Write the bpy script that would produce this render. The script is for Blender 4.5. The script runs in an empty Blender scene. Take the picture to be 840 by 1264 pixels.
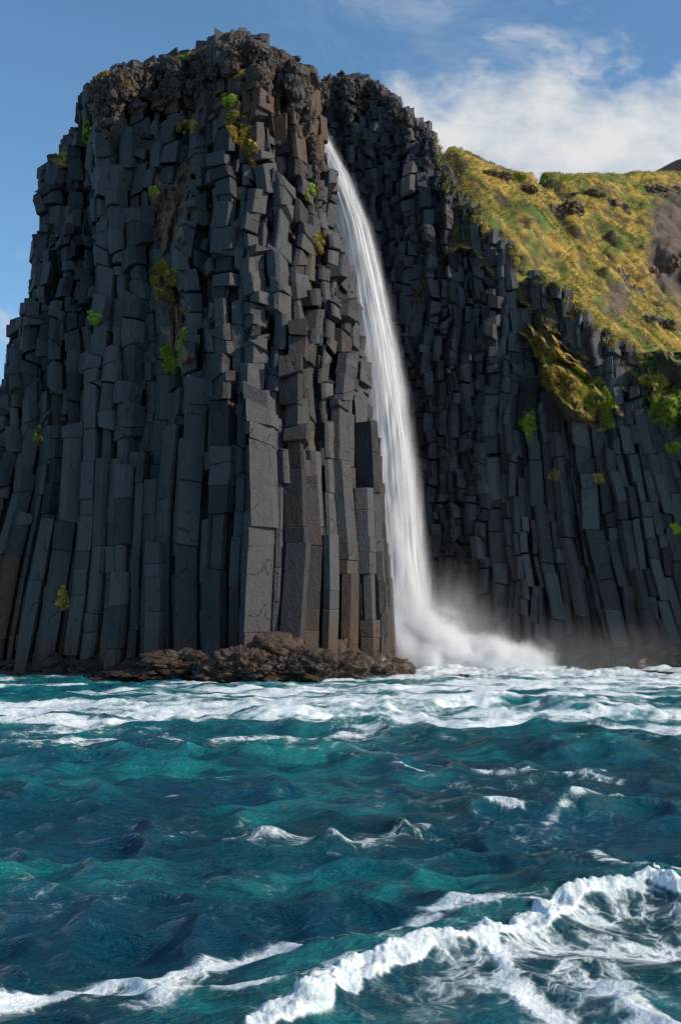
import bpy, math, random
import numpy as np
from mathutils import Vector, noise as mn
from mathutils.bvhtree import BVHTree

RS = np.random.RandomState(11)
random.seed(5)
scene = bpy.context.scene
COL = scene.collection

# ------------------------------------------------------------------ camera model (840 x 1264 photograph)
F, CX, CY, PITCH, CAMH = 1355.0, 420.0, 632.0, math.radians(6.65), 3.2
cp, sp = math.cos(PITCH), math.sin(PITCH)

def at(px, py, Y):
    """world point seen at pixel (px, py) at ground distance Y"""
    a = (px - CX) / F; u = (CY - py) / F
    t = Y / (cp - u * sp)
    return Vector((a * t, Y, CAMH + t * (sp + u * cp)))

def px_of(x, y, z):
    d = y * cp + (z - CAMH) * sp
    return CX + F * x / d, CY - F * ((z - CAMH) * cp - y * sp) / d

cam_d = bpy.data.cameras.new('camera'); cam = bpy.data.objects.new('camera', cam_d); COL.objects.link(cam)
cam_d.sensor_fit = 'VERTICAL'; cam_d.sensor_height = 24.0; cam_d.lens = F / 1264.0 * 24.0
cam_d.clip_start = 0.1; cam_d.clip_end = 20000
cam.location = (0, 0, CAMH); cam.rotation_euler = (math.pi / 2 + PITCH, 0, 0)
scene.camera = cam

# ------------------------------------------------------------------ sun, sky
SUN = Vector((0.94, -0.31, 0.60)).normalized()
sl = bpy.data.lights.new('sun', 'SUN'); sl.energy = 4.6; sl.angle = math.radians(0.5); sl.color = (1.0, 0.87, 0.70)
so = bpy.data.objects.new('sun', sl); COL.objects.link(so)
so.rotation_euler = SUN.to_track_quat('Z', 'Y').to_euler()

w = bpy.data.worlds.new('World'); scene.world = w; w.use_nodes = True
nt = w.node_tree; nt.nodes.clear()

class G:
    """small node-graph writer"""
    def __init__(s, tree): s.t = tree
    def n(s, kind, _props=None, **inp):
        nd = s.t.nodes.new(kind)
        for k, v in (_props or {}).items(): setattr(nd, k, v)
        for k, v in inp.items():
            key = int(k[1:]) if k[0] == 'i' and k[1:].isdigit() else k.replace('_', ' ')
            sock = nd.inputs[key]
            if isinstance(v, bpy.types.NodeSocket): s.t.links.new(v, sock)
            elif v is not None: sock.default_value = v
        return nd
    def m(s, op, a, b=None, c=None, clamp=False):
        nd = s.t.nodes.new('ShaderNodeMath'); nd.operation = op; nd.use_clamp = clamp
        for i, v in enumerate((a, b, c)):
            if v is None: continue
            if isinstance(v, bpy.types.NodeSocket): s.t.links.new(v, nd.inputs[i])
            else: nd.inputs[i].default_value = v
        return nd.outputs[0]
    def mr(s, v, a, b, c=0.0, d=1.0, smooth=True):
        nd = s.t.nodes.new('ShaderNodeMapRange'); nd.interpolation_type = 'SMOOTHSTEP' if smooth else 'LINEAR'
        for i, q in enumerate((v, a, b, c, d)):
            if isinstance(q, bpy.types.NodeSocket): s.t.links.new(q, nd.inputs[i])
            else: nd.inputs[i].default_value = q
        return nd.outputs[0]
    def mix(s, f, a, b):
        nd = s.t.nodes.new('ShaderNodeMix'); nd.data_type = 'RGBA'
        for i, q in ((0, f), (6, a), (7, b)):
            if isinstance(q, bpy.types.NodeSocket): s.t.links.new(q, nd.inputs[i])
            elif isinstance(q, tuple): nd.inputs[i].default_value = (*q, 1)
            else: nd.inputs[i].default_value = q
        return nd.outputs[2]
    def noise(s, vec, scale, detail=4, rough=0.55, dist=0.0):
        return s.n('ShaderNodeTexNoise', None, Vector=vec, Scale=scale, Detail=detail, Roughness=rough, Distortion=dist).outputs[0]
    def vmul(s, v, k):
        return s.n('ShaderNodeVectorMath', {'operation': 'MULTIPLY'}, i0=v, i1=k).outputs[0]
    def vadd(s, v, k):
        return s.n('ShaderNodeVectorMath', {'operation': 'ADD'}, i0=v, i1=k).outputs[0]
    def attr(s, name):
        nd = s.t.nodes.new('ShaderNodeAttribute'); nd.attribute_name = name; return nd
    def link(s, a, b): s.t.links.new(a, b)

g = G(nt)
sky = g.n('ShaderNodeTexSky', {'sky_type': 'NISHITA', 'sun_disc': False, 'sun_elevation': math.asin(SUN.z),
          'sun_rotation': math.atan2(SUN.x, SUN.y), 'altitude': 0, 'air_density': 1.0, 'dust_density': 0.35, 'ozone_density': 2.6})
skc = g.n('ShaderNodeHueSaturation', None, Hue=0.493, Saturation=1.12, Value=1.12, Fac=1.0, Color=sky.outputs[0]).outputs[0]
tc = g.n('ShaderNodeTexCoord').outputs['Generated']
sep = g.n('ShaderNodeSeparateXYZ', None, Vector=tc)
# clouds: direction projected on a layer overhead
sx, sy, sz = sep.outputs
az = g.m('DIVIDE', sx, g.m('MAXIMUM', sy, 0.05))
el = g.m('DIVIDE', sz, g.m('MAXIMUM', sy, 0.05))
vec = g.n('ShaderNodeCombineXYZ', None, X=az, Y=g.m('MULTIPLY', el, 1.5), Z=0.37).outputs[0]
n1 = g.noise(vec, 8.5, 12, 0.60, 0.25)
n2 = g.noise(g.vadd(vec, (3.1, 1.7, 0)), 2.4, 6, 0.6, 0.2)
# bank of cloud rising to the right, open blue to the left
topline = g.mr(az, -0.02, 0.08, 0.46, 0.535)
below = g.mr(g.m('SUBTRACT', topline, el), -0.05, 0.09, -0.45, 0.32)
rightness = g.mr(az, -0.13, 0.05, -0.55, 0.10)
front = g.mr(sy, 0.1, 0.35, -1.0, 0.0)
cov = g.m('ADD', g.m('ADD', below, rightness), front)
dens = g.m('ADD', g.m('ADD', g.m('MULTIPLY', n1, 1.7), g.m('MULTIPLY', n2, 0.55)), cov)
wisps = g.mr(g.noise(g.vadd(vec, (9.1, 4.2, 0)), 5.0, 8, 0.65, 0.8), 0.46, 0.78, 0.0, 0.30)
wisps = g.m('MULTIPLY', wisps, g.mr(az, -0.12, 0.05, 0.0, 1.0))
mask = g.m('MAXIMUM', g.mr(dens, 0.80, 1.28, 0.0, 0.96), wisps)
cl_shade = g.mr(g.noise(g.vadd(vec, (0.05, 0.03, 0.1)), 8.5, 8, 0.6), 0.35, 0.62, 0.0, 1.0)
ccol = g.mix(cl_shade, (3.2, 3.65, 4.2), (5.2, 5.25, 5.3))
fin = g.mix(mask, skc, ccol)
bg = g.n('ShaderNodeBackground', None, Color=fin, Strength=0.15)
out = g.n('ShaderNodeOutputWorld', None, Surface=bg.outputs[0])

scene.view_settings.view_transform = 'Standard'; scene.view_settings.look = 'None'
scene.view_settings.gamma = 1; scene.view_settings.exposure = 0.0
try:
    cy = scene.cycles
    cy.use_denoising = True; cy.max_bounces = 8; cy.transparent_max_bounces = 24; cy.volume_bounces = 6
    cy.volume_max_steps = 256; cy.caustics_reflective = False; cy.caustics_refractive = False
except Exception: pass

# ------------------------------------------------------------------ numpy noise
_perm = np.random.RandomState(3).permutation(512)
_perm = np.concatenate([_perm, _perm, _perm]) % 512
_grad = np.random.RandomState(4).uniform(-1, 1, 512)
def vnoise(x, y, seed=0):
    x = np.asarray(x, float) + seed * 17.31; y = np.asarray(y, float) + seed * 5.77
    xi = np.floor(x).astype(int); yi = np.floor(y).astype(int); fx = x - xi; fy = y - yi
    fx = fx * fx * fx * (fx * (fx * 6 - 15) + 10); fy = fy * fy * fy * (fy * (fy * 6 - 15) + 10)
    def h(a, b): return _grad[_perm[(_perm[a & 511] + b) & 511]]
    return (h(xi, yi) * (1 - fx) + h(xi + 1, yi) * fx) * (1 - fy) + (h(xi, yi + 1) * (1 - fx) + h(xi + 1, yi + 1) * fx) * fy
def fbm(x, y, oct=4, seed=0, gain=0.5):
    s = 0; a = 1; f = 1
    for o in range(oct):
        s = s + a * vnoise(x * f, y * f, seed + o * 3); a *= gain; f *= 2.03
    return s
def sstep(x, a, b):
    t = np.clip((x - a) / (b - a), 0, 1); return t * t * (3 - 2 * t)

# ------------------------------------------------------------------ object helpers
def tag(o, label=None, cat=None, group=None, kind=None):
    if label: o['label'] = label
    if cat: o['category'] = cat
    if group: o['group'] = group
    if kind: o['kind'] = kind
    return o

def empty(name, loc):
    o = bpy.data.objects.new(name, None); COL.objects.link(o); o.location = loc; o.empty_display_size = 0.5
    return o

def mesh_obj(name, verts, faces, mat, parent=None, base=(0, 0, 0), attrs=None, smooth=False):
    me = bpy.data.meshes.new(name)
    b = np.array(base, float)
    v = np.asarray(verts, float) - b
    me.from_pydata(v.tolist(), [], faces)
    for k, a in (attrs or {}).items():
        at_ = me.attributes.new(k, 'FLOAT', 'POINT'); at_.data.foreach_set('value', np.asarray(a, np.float32))
    if smooth: me.polygons.foreach_set('use_smooth', [True] * len(me.polygons))
    me.materials.append(mat); me.update()
    o = bpy.data.objects.new(name, me); COL.objects.link(o)
    if parent is not None: o.parent = parent
    else: o.location = base
    return o

def grid_obj(name, V, mat, parent=None, base=(0, 0, 0), attrs=None, smooth=True, wrap=False):
    """V: (n, m, 3) array"""
    n, m = V.shape[:2]
    idx = np.arange(n * m).reshape(n, m)
    if wrap: idx = np.concatenate([idx, idx[:, :1]], 1)
    q = np.stack([idx[:-1, :-1], idx[:-1, 1:], idx[1:, 1:], idx[1:, :-1]], -1).reshape(-1, 4)
    me = bpy.data.meshes.new(name)
    v = (V.reshape(-1, 3) - np.array(base)).astype(np.float32)
    me.vertices.add(len(v)); me.vertices.foreach_set('co', v.ravel())
    me.loops.add(len(q) * 4); me.loops.foreach_set('vertex_index', q.ravel().astype(np.int32))
    me.polygons.add(len(q)); me.polygons.foreach_set('loop_start', np.arange(0, len(q) * 4, 4, dtype=np.int32))
    try: me.polygons.foreach_set('loop_total', np.full(len(q), 4, np.int32))
    except Exception: pass
    me.update(calc_edges=True); me.validate()
    for k, a in (attrs or {}).items():
        at_ = me.attributes.new(k, 'FLOAT', 'POINT'); at_.data.foreach_set('value', np.asarray(a, np.float32).ravel())
    if smooth: me.polygons.foreach_set('use_smooth', [True] * len(me.polygons))
    me.materials.append(mat)
    o = bpy.data.objects.new(name, me); COL.objects.link(o)
    if parent is not None: o.parent = parent
    else: o.location = base
    return o

# ------------------------------------------------------------------ materials
def new_mat(name):
    m = bpy.data.materials.new(name); m.use_nodes = True; m.node_tree.nodes.clear()
    return m, G(m.node_tree)

def rock_material(name, warm_bias=0.0, wet=True, albedo=1.0):
    m, g = new_mat(name)
    pos = g.n('ShaderNodeNewGeometry').outputs['Position']
    tint = g.attr('tint').outputs['Fac']; warm = g.attr('warm').outputs['Fac']
    big = g.noise(pos, 0.22, 4, 0.6)
    med = g.noise(g.vmul(pos, (1, 1, 0.5)), 1.3, 6, 0.62)
    fine = g.noise(pos, 9.0, 6, 0.7)
    streak = g.noise(g.vmul(pos, (2.2, 2.2, 0.25)), 1.0, 5, 0.6)
    f = g.m('ADD', g.m('MULTIPLY', tint, 0.85), g.m('MULTIPLY', med, 0.35))
    k = albedo
    c = g.mix(g.mr(f, 0.15, 0.85), (0.022 * k, 0.024 * k, 0.028 * k), (0.140 * k, 0.145 * k, 0.154 * k))
    c = g.mix(g.mr(streak, 0.52, 0.75, 0, 0.45), c, (0.16 * k, 0.165 * k, 0.165 * k))
    zz_ = g.n('ShaderNodeSeparateXYZ', None, Vector=pos).outputs[2]
    warm = g.m('ADD', warm, g.mr(g.m('ADD', zz_, g.m('MULTIPLY', big, 5.0)), 3.0, 9.5, 0.75 if wet else 0.0, 0.0))
    wf = g.m('ADD', g.m('MULTIPLY', warm, 1.0), g.m('ADD', g.m('MULTIPLY', g.m('SUBTRACT', big, 0.5), 1.1), warm_bias))
    c = g.mix(g.mr(wf, 0.25, 1.1, 0, 0.9), c, g.mix(fine, (0.115 * k, 0.060 * k, 0.036 * k), (0.20 * k, 0.135 * k, 0.095 * k)))
    # lichen specks and pits
    c = g.mix(g.mr(g.noise(pos, 4.5, 5, 0.7), 0.64, 0.74, 0, 0.35), c, (0.20, 0.20, 0.17))
    c = g.mix(g.mr(fine, 0.30, 0.5, 0.45, 0.0), c, (0.02, 0.02, 0.022))
    cpos = g.vadd(g.vmul(pos, (1, 1, 0.55)), g.vmul(g.n('ShaderNodeTexNoise', None, Vector=pos, Scale=0.9, Detail=5.0).outputs['Color'], (0.7, 0.7, 0.7)))
    ce = g.n('ShaderNodeTexVoronoi', {'feature': 'DISTANCE_TO_EDGE'}, Vector=cpos, Scale=0.62).outputs['Distance']
    crack = g.m('MULTIPLY', g.mr(ce, 0.004, 0.030, 1.0, 0.0), g.mr(g.noise(pos, 0.6, 3, 0.6), 0.50, 0.62))
    c = g.mix(g.m('MULTIPLY', crack, 0.55), c, (0.012, 0.012, 0.013))
    rough = g.mr(med, 0.3, 0.7, 0.55, 0.8)
    if wet:
        z = g.n('ShaderNodeSeparateXYZ', None, Vector=pos).outputs[2]
        wl = g.mr(g.m('ADD', z, g.m('MULTIPLY', med, 3.0)), 2.2, 5.2, 1.0, 0.0)
        c = g.mix(g.m('MULTIPLY', wl, 0.55), c, (0.022, 0.017, 0.013))
        rough = g.m('SUBTRACT', rough, g.m('MULTIPLY', wl, 0.3))
    h = g.m('ADD', g.m('MULTIPLY', med, 0.5), g.m('ADD', g.m('MULTIPLY', fine, 0.16), g.m('MULTIPLY', g.noise(pos, 3.5, 5, 0.6), 0.3)))
    h = g.m('SUBTRACT', h, g.m('MULTIPLY', crack, 0.35))
    bmp = g.n('ShaderNodeBump', None, Strength=0.8, Distance=0.26, Height=h).outputs[0]
    p = g.n('ShaderNodeBsdfPrincipled', None, Base_Color=c, Roughness=rough, Normal=bmp, Specular_IOR_Level=0.25)
    g.n('ShaderNodeOutputMaterial', None, Surface=p.outputs[0])
    return m

M_ROCK = rock_material('basalt', albedo=0.44)
M_ROCKR = rock_material('basalt_blue', -0.05, albedo=0.52)
M_BASE = rock_material('wave_worn_rock', 0.48, albedo=0.40)
M_CORE = rock_material('basalt_core', albedo=0.45)
M_BRN = rock_material('brown_outcrop', 0.45, wet=False, albedo=1.0)

def grass_material(name, gold, green, bias=0.0, hue=None):
    m, g = new_mat(name)
    pos = g.n('ShaderNodeNewGeometry').outputs['Position']
    tint = g.attr('tint').outputs['Fac']
    rp = g.n('ShaderNodeVectorRotate', {'rotation_type': 'Z_AXIS'}, Vector=pos, Angle=0.75).outputs[0]
    a = g.noise(g.vmul(rp, (0.07, 0.34, 0.10)), 1.0, 5, 0.6, 0.4); b = g.noise(g.vmul(rp, (0.35, 1.6, 0.4)), 1.0, 5, 0.65)
    f = g.m('ADD', g.m('ADD', g.m('MULTIPLY', a, 1.5), g.m('MULTIPLY', b, 0.5)), g.m('MULTIPLY', tint, 0.35))
    c = g.mix(g.mr(f, 1.02 + bias, 1.38 + bias), gold, green)
    c = g.mix(g.mr(b, 0.54, 0.70, 0, 0.7), c, (0.11, 0.075, 0.04))
    c = g.mix(g.mr(g.noise(pos, 0.13, 5, 0.6), 0.50, 0.64, 0, 0.6), c, (0.10, 0.12, 0.04))
    p = g.n('ShaderNodeBsdfPrincipled', None, Base_Color=c, Roughness=0.75, Specular_IOR_Level=0.2)
    tr = g.n('ShaderNodeBsdfTranslucent', None, Color=c)
    mx = g.n('ShaderNodeMixShader', None, Fac=0.25); g.link(p.outputs[0], mx.inputs[1]); g.link(tr.outputs[0], mx.inputs[2])
    g.n('ShaderNodeOutputMaterial', None, Surface=mx.outputs[0])
    return m
M_GRASS = grass_material('hill_grass', (0.60, 0.47, 0.14), (0.16, 0.22, 0.06))
M_TUFTG = grass_material('green_tuft', (0.42, 0.46, 0.05), (0.22, 0.34, 0.035), -0.05)
M_TUFTY = grass_material('gold_tuft', (0.46, 0.33, 0.07), (0.20, 0.21, 0.05), 0.15)

def turf_material():
    m, g = new_mat('hill_soil_and_turf')
    geo = g.n('ShaderNodeNewGeometry'); pos = geo.outputs['Position']
    rp = g.n('ShaderNodeVectorRotate', {'rotation_type': 'Z_AXIS'}, Vector=pos, Angle=0.75).outputs[0]
    a = g.noise(g.vmul(rp, (0.07, 0.34, 0.10)), 1.0, 5, 0.6, 0.4); b = g.noise(g.vmul(rp, (0.35, 1.6, 0.4)), 1.0, 6, 0.65); c0 = g.noise(pos, 0.4, 5, 0.6, 0.3)
    f = g.m('ADD', g.m('MULTIPLY', a, 1.5), g.m('MULTIPLY', b, 0.5))
    c = g.mix(g.mr(f, 0.88, 1.2), (0.46, 0.31, 0.07), (0.12, 0.17, 0.04))
    c = g.mix(g.mr(c0, 0.50, 0.62, 0, 0.85), c, (0.105, 0.07, 0.045))
    scree = g.attr('scree').outputs['Fac']
    c = g.mix(g.mr(g.m('ADD', scree, g.m('MULTIPLY', g.m('SUBTRACT', b, 0.5), 0.9)), 0.35, 0.7), c, g.mix(b, (0.09, 0.075, 0.065), (0.19, 0.145, 0.115)))
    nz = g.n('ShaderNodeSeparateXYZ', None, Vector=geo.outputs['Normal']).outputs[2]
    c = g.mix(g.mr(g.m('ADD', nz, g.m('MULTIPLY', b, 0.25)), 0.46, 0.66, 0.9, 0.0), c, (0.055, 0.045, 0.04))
    h = g.m('ADD', g.m('MULTIPLY', b, 0.6), g.m('MULTIPLY', g.noise(pos, 5, 5, 0.7), 0.3))
    bmp = g.n('ShaderNodeBump', None, Strength=1.0, Distance=0.6, Height=h).outputs[0]
    p = g.n('ShaderNodeBsdfPrincipled', None, Base_Color=c, Roughness=0.85, Normal=bmp, Specular_IOR_Level=0.15)
    g.n('ShaderNodeOutputMaterial', None, Surface=p.outputs[0])
    return m
M_TURF = turf_material()

# ------------------------------------------------------------------ basalt columns
def clip(poly, nx, ny, c):
    out = []; n = len(poly)
    for i in range(n):
        a = poly[i]; b = poly[(i + 1) % n]
        da = a[0] * nx + a[1] * ny - c; db = b[0] * nx + b[1] * ny - c
        if da <= 0: out.append(a)
        if (da < 0 < db) or (db < 0 < da):
            t = da / (da - db); out.append((a[0] + (b[0] - a[0]) * t, a[1] + (b[1] - a[1]) * t))
    return out

def voronoi(pts, s):
    pts = np.array(pts); cells = []
    for i, (x, y) in enumerate(pts):
        d2 = ((pts - pts[i]) ** 2).sum(1)
        nb = np.argsort(d2)[1:19]
        poly = [(-s * 1.1, -s * 1.1), (s * 1.1, -s * 1.1), (s * 1.1, s * 1.1), (-s * 1.1, s * 1.1)]
        for j in nb:
            dx, dy = pts[j][0] - x, pts[j][1] - y; d = math.hypot(dx, dy)
            poly = clip(poly, dx / d, dy / d, d / 2)
            if len(poly) < 3: break
        # drop tiny edges
        q = []
        for k, p in enumerate(poly):
            if math.hypot(p[0] - poly[k - 1][0], p[1] - poly[k - 1][1]) > 0.16 * s: q.append(p)
        cells.append(q if len(q) >= 3 else None)
    return cells

class Buf:
    def __init__(s): s.v = []; s.f = []; s.tint = []; s.warm = []

def block(B, cx, cy, poly, z0, z1, sl0, sl1, tint, warm, R, jit, warp, cham=0.13, tilt=(0, 0)):
    """one broken column piece: poly is local plan polygon; sl0/sl1 slopes of the bottom / top joint planes"""
    n = len(poly)
    ring = []
    for k in range(n):
        p = poly[k]; a = poly[k - 1]; b = poly[(k + 1) % n]
        ca = cham * (0.6 + 0.8 * R.random()); cb = cham * (0.6 + 0.8 * R.random())
        la = math.hypot(a[0]-p[0], a[1]-p[1]) + 1e-6; lb = math.hypot(b[0]-p[0], b[1]-p[1]) + 1e-6
        ca = min(0.3, ca * 0.9 / la); cb = min(0.3, cb * 0.9 / lb)
        ring.append((p[0] + (a[0] - p[0]) * ca, p[1] + (a[1] - p[1]) * ca))
        ring.append((p[0] + (b[0] - p[0]) * cb, p[1] + (b[1] - p[1]) * cb))
    m = len(ring)
    L = z1 - z0; c = min(0.06, L * 0.1)
    nm = max(0, int(L / 1.6))
    lev = [(0, 0.95, 0)] + [(0, 1.0, c)] + [((k + 1) / (nm + 1), 1.0 + R.uniform(-jit, jit) * 0.4, None) for k in range(nm)] + [(1, 1.0, -c), (1, 0.95, 0)]
    base = len(B.v)
    rigid = True
    if rigid:
        zc = (z0 + z1) / 2; wc_ = warp(cx, cy, zc); W = (wc_[0] - cx, wc_[1] - cy, wc_[2] - zc)
        hh = max(1.0, L / 2); wu = warp(cx, cy, z0 + L / 2 + hh); wd_ = warp(cx, cy, z0 + L / 2 - hh); fl = 0.6 if L < 3 else 1.0
        lean = ((wu[0] - wd_[0]) * fl / (2 * hh), (wu[1] - wd_[1]) * fl / (2 * hh))
    for (t, sc, off) in lev:
        ox = R.uniform(-jit, jit) * 0.25; oy = R.uniform(-jit, jit) * 0.25
        for (x, y) in ring:
            za = z0 + sl0[0] * x + sl0[1] * y; zb = z1 + sl1[0] * x + sl1[1] * y
            if zb < za + 0.1: zb = za + 0.1
            if off is None: z = za + (zb - za) * t
            elif t == 0: z = za + off
            else: z = zb + off
            j = jit * 0.16
            xx = x * sc + ox + R.uniform(-j, j); yy = y * sc + oy + R.uniform(-j, j)
            h = z - (z0 + z1) / 2
            X = cx + xx + tilt[0] * h; Yw = cy + yy + tilt[1] * h
            if rigid: B.v.append((X + W[0] + lean[0] * h, Yw + W[1] + lean[1] * h, z + W[2]))
            else: B.v.append(warp(X, Yw, z))
            B.tint.append(tint); B.warm.append(warm)
    for l in range(len(lev) - 1):
        o = base + l * m
        for k in range(m):
            k2 = (k + 1) % m
            B.f.append((o + k, o + k2, o + m + k2, o + m + k))
    B.f.append(tuple(base + k for k in range(m))[::-1])
    o = base + (len(lev) - 1) * m
    B.f.append(tuple(o + k for k in range(m)))

def seg_dist(p, a, b):
    """signed inward distance to the line a->b (inside is on the left of a->b)"""
    dx, dy = b[0] - a[0], b[1] - a[1]; L = math.hypot(dx, dy)
    return ((p[0] - a[0]) * -dy + (p[1] - a[1]) * dx) / L * -1

def interp(x, tab):
    return float(np.interp(x, [t[0] for t in tab], [t[1] for t in tab]))

def hgt(px, py, Y): return at(px, py, Y).z

# ---- left cliff plan: left face A->C, sunlit right face C->R, then back
LA, LC, LR, LK = (-56, 116), (-5.4, 90.0), (4.6, 101.5), (8.5, 130)
def v_left(x, y):
    # inward distances (inside is behind the faces)
    d1 = ((x - LA[0]) * (LA[1] - LC[1]) + (y - LA[1]) * (LC[0] - LA[0])) / math.hypot(LC[0] - LA[0], LC[1] - LA[1])
    d2 = (-(x - LC[0]) * (LR[1] - LC[1]) + (y - LC[1]) * (LR[0] - LC[0])) / math.hypot(LR[0] - LC[0], LR[1] - LC[1])
    return d1, d2
SKY_L = [(-400, 640), (-120, 570), (-10, 545), (4, 520), (10, 480), (22, 420), (30, 392), (46, 372), (50, 300), (54, 280), (58, 218), (78, 195), (84, 168), (106, 160), (110, 115), (122, 97),
         (165, 88), (200, 80), (240, 68), (262, 58), (285, 45), (305, 45), (325, 62), (350, 72), (372, 88), (380, 100), (384, 160),
         (391, 200), (399, 262), (411, 300), (425, 345), (438, 400), (443, 440), (448, 500), (459, 545), (465, 600), (469, 650), (471, 700), (472, 770), (477, 800), (483, 838), (520, 900)]
def warp_left(x, y, z):
    px = CX + F * x / y
    k = 0.13 * float(np.clip((250 - px) / 250, 0, 1))
    b = max(0.0, z) / 60.0
    wz_ = float(np.clip((z - 25) / 14, 0, 1)) * 0.8
    q = Vector((x * 0.22, y * 0.22, z * 0.20)); nv = mn.noise_vector(q) * wz_ * 1.3 + mn.noise_vector(q * 2.6) * wz_ * 0.55
    x, y, z = x + nv.x, y + nv.y * 0.8, z + nv.z * 0.8
    return (x - k * max(0.0, 22 - z) + 0.25 * math.sin(z * 0.21 + x * 0.3) - 0.5 * b, y + 0.2 * math.sin(z * 0.17 + x * 0.5) + 6.0 * b ** 1.15, z)

def gen_columns(inside, top_fn, s, xr, yr, seed, warp, small_fn, warm_fn, zstart_fn, keep_gap, frames):
    R = random.Random(seed); pts = []
    for fi, ((ax, ay), (bx, by), owns) in enumerate(frames):
        L = math.hypot(bx - ax, by - ay); ux, uy = (bx - ax) / L, (by - ay) / L; nx, ny = -uy, ux
        for row in range(-2, int(46 / (s * 0.95))):
            u = -8 * s + R.random() * s
            while u < L + 40:
                u += s * R.choice((0.55, 0.75, 0.9, 1.0, 1.1, 1.35, 1.65))
                jv = R.gauss(0, .32) * s
                x = ax + ux * u + nx * (row * s * 0.95 + jv); y = ay + uy * u + ny * (row * s * 0.95 + jv)
                if xr[0] < x < xr[1] and yr[0] < y < yr[1] and owns(x, y) and inside(x, y) > -1.6 * s: pts.append((x, y))
    cells = voronoi(pts, s); cols = []
    for (x, y), poly in zip(pts, cells):
        if poly is None or inside(x, y) < 0: continue
        zt = top_fn(x, y, R)
        if zt < 1.0: continue
        z0 = zstart_fn(x, y, zt)
        B = Buf()
        z = z0; sl = (0, 0); ctint = R.random(); cgrow = R.uniform(0.91, 1.0)
        B.nseg = 0
        while z < zt - 0.2:
            u = small_fn(x, y, z)                 # 0 long regular columns .. 1 broken small blocks
            L = (R.choice((1.6, 2.6, 3.5, 5.0, 7.0, 9.0)) * R.uniform(.8, 1.2) * (1 - u) + R.choice((0.8, 1.2, 1.6, 2.2, 2.8)) * R.uniform(.8, 1.15) * u) * (s / 1.75) ** 0.5
            if z + L > zt - 0.5: L = zt - z
            tl = 0.05 + 0.24 * u
            nsl = (R.gauss(0, tl), R.gauss(0, tl))
            sh = 0.05 + 0.20 * u
            dx, dy = R.uniform(-sh, sh) * s, R.uniform(-sh, sh) * s
            sc = cgrow * R.uniform(0.96 - 0.08 * u, 1.01 + 0.14 * u)
            rot = R.gauss(0, 0.03 + 0.10 * u); c_, s_ = math.cos(rot), math.sin(rot)
            pl = [((px * c_ - py * s_) * sc, (px * s_ + py * c_) * sc) for px, py in poly]
            if R.random() < keep_gap * (0.35 + u) and z + L < zt - 2:
                pl = [(a * 0.62, b * 0.62) for a, b in pl]; dx = dy = 0.0
            if True:
                block(B, x + dx, y + dy, pl, z, z + L, sl, nsl, 0.5 * ctint + 0.5 * R.random(), warm_fn(x, y, z, R), R, 0.03 + 0.10 * u, warp,
                      cham=0.03 + 0.03 * u, tilt=(R.gauss(0, 0.015 + 0.035 * u), R.gauss(0, 0.015 + 0.04 * u)))
                B.nseg += 1
            z += L; sl = nsl
        if B.v: cols.append(B)
    return cols

def in_left(x, y):
    d1, d2 = v_left(x, y)
    if y > 126 or x < -60: return -9
    return min(d1, d2, 9 - 0.0) if min(d1, d2) < 50 else 9

def top_left(x, y, R):
    d1, d2 = v_left(x, y)
    px = CX + F * x / (y * 1.0 + 3)      # rough angle for this plan position
    v = min(d1, d2 * 0.9 + 0.4)
    lf = float(fbm(x * 0.16, y * 0.16, 3, 2)) * 1.5
    buttress = 0.9 * math.sin(x * 0.55 + 1.0) * (1 if d1 < d2 else 0.4)
    vv = v + lf + buttress * 0.6 + R.gauss(0, 0.75 if d1 < d2 else 0.85)
    hf = 14 + max(0, vv + 0.9) / 3.0 * 50 + R.uniform(-3, 3)
    if d2 < d1: hf = 15 + max(0, vv + 0.2) / 3.4 * 50 + R.uniform(-3, 3)
    # silhouette height for this direction
    zs = 20.0
    for _ in range(4):
        q = warp_left(x, y, zs); pxx = px_of(*q)[0]
        zs = hgt(pxx, interp(pxx, SKY_L), q[1])
    zs += R.uniform(-0.9, 0.25)
    return min(hf, zs)

def small_left(x, y, z):
    px, py = px_of(x, y, z)
    brk = 600 + 50 * math.sin(px * 0.02 + 1)          # row above which columns are broken up
    return float(np.clip((brk + 60 - py) / 170, 0.0, 1.0))

RED_SPOTS = [(215, 250, 34, 60), (95, 180, 20, 14), (190, 290, 20, 30), (325, 110, 50, 45), (365, 130, 35, 50), (150, 110, 45, 25), (260, 110, 60, 30), (20, 790, 80, 30), (560, 190, 60, 30), (420, 130, 40, 30)]
def warm_left(x, y, z, R):
    px, py = px_of(x, y, z)
    wv = R.gauss(0.05, 0.13)
    for (a, b, c, d) in RED_SPOTS:
        wv += 0.75 * math.exp(-((px - a) / c) ** 2 - ((py - b) / d) ** 2)
    if px > 345: wv += 0.30
    wv += 0.25 * float(np.clip((230 - py) / 150, 0, 1))
    return wv

def zs_left(x, y, zt):
    d1, d2 = v_left(x, y); v = min(d1, d2)
    return -1.0 if v < 3.5 else max(-1.0, (v - 3.5) / 8 * 40 - 6) if v < 9 else max(0, zt - 14)

left_cols = gen_columns(in_left, top_left, 1.55, (-60, 10), (86, 127), 21, warp_left, small_left, warm_left, zs_left, 0.10,
    [(LA, LC, lambda x, y: v_left(x, y)[0] <= v_left(x, y)[1] - 0.3), (LC, LR, lambda x, y: v_left(x, y)[0] > v_left(x, y)[1] + 0.3)])

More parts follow.
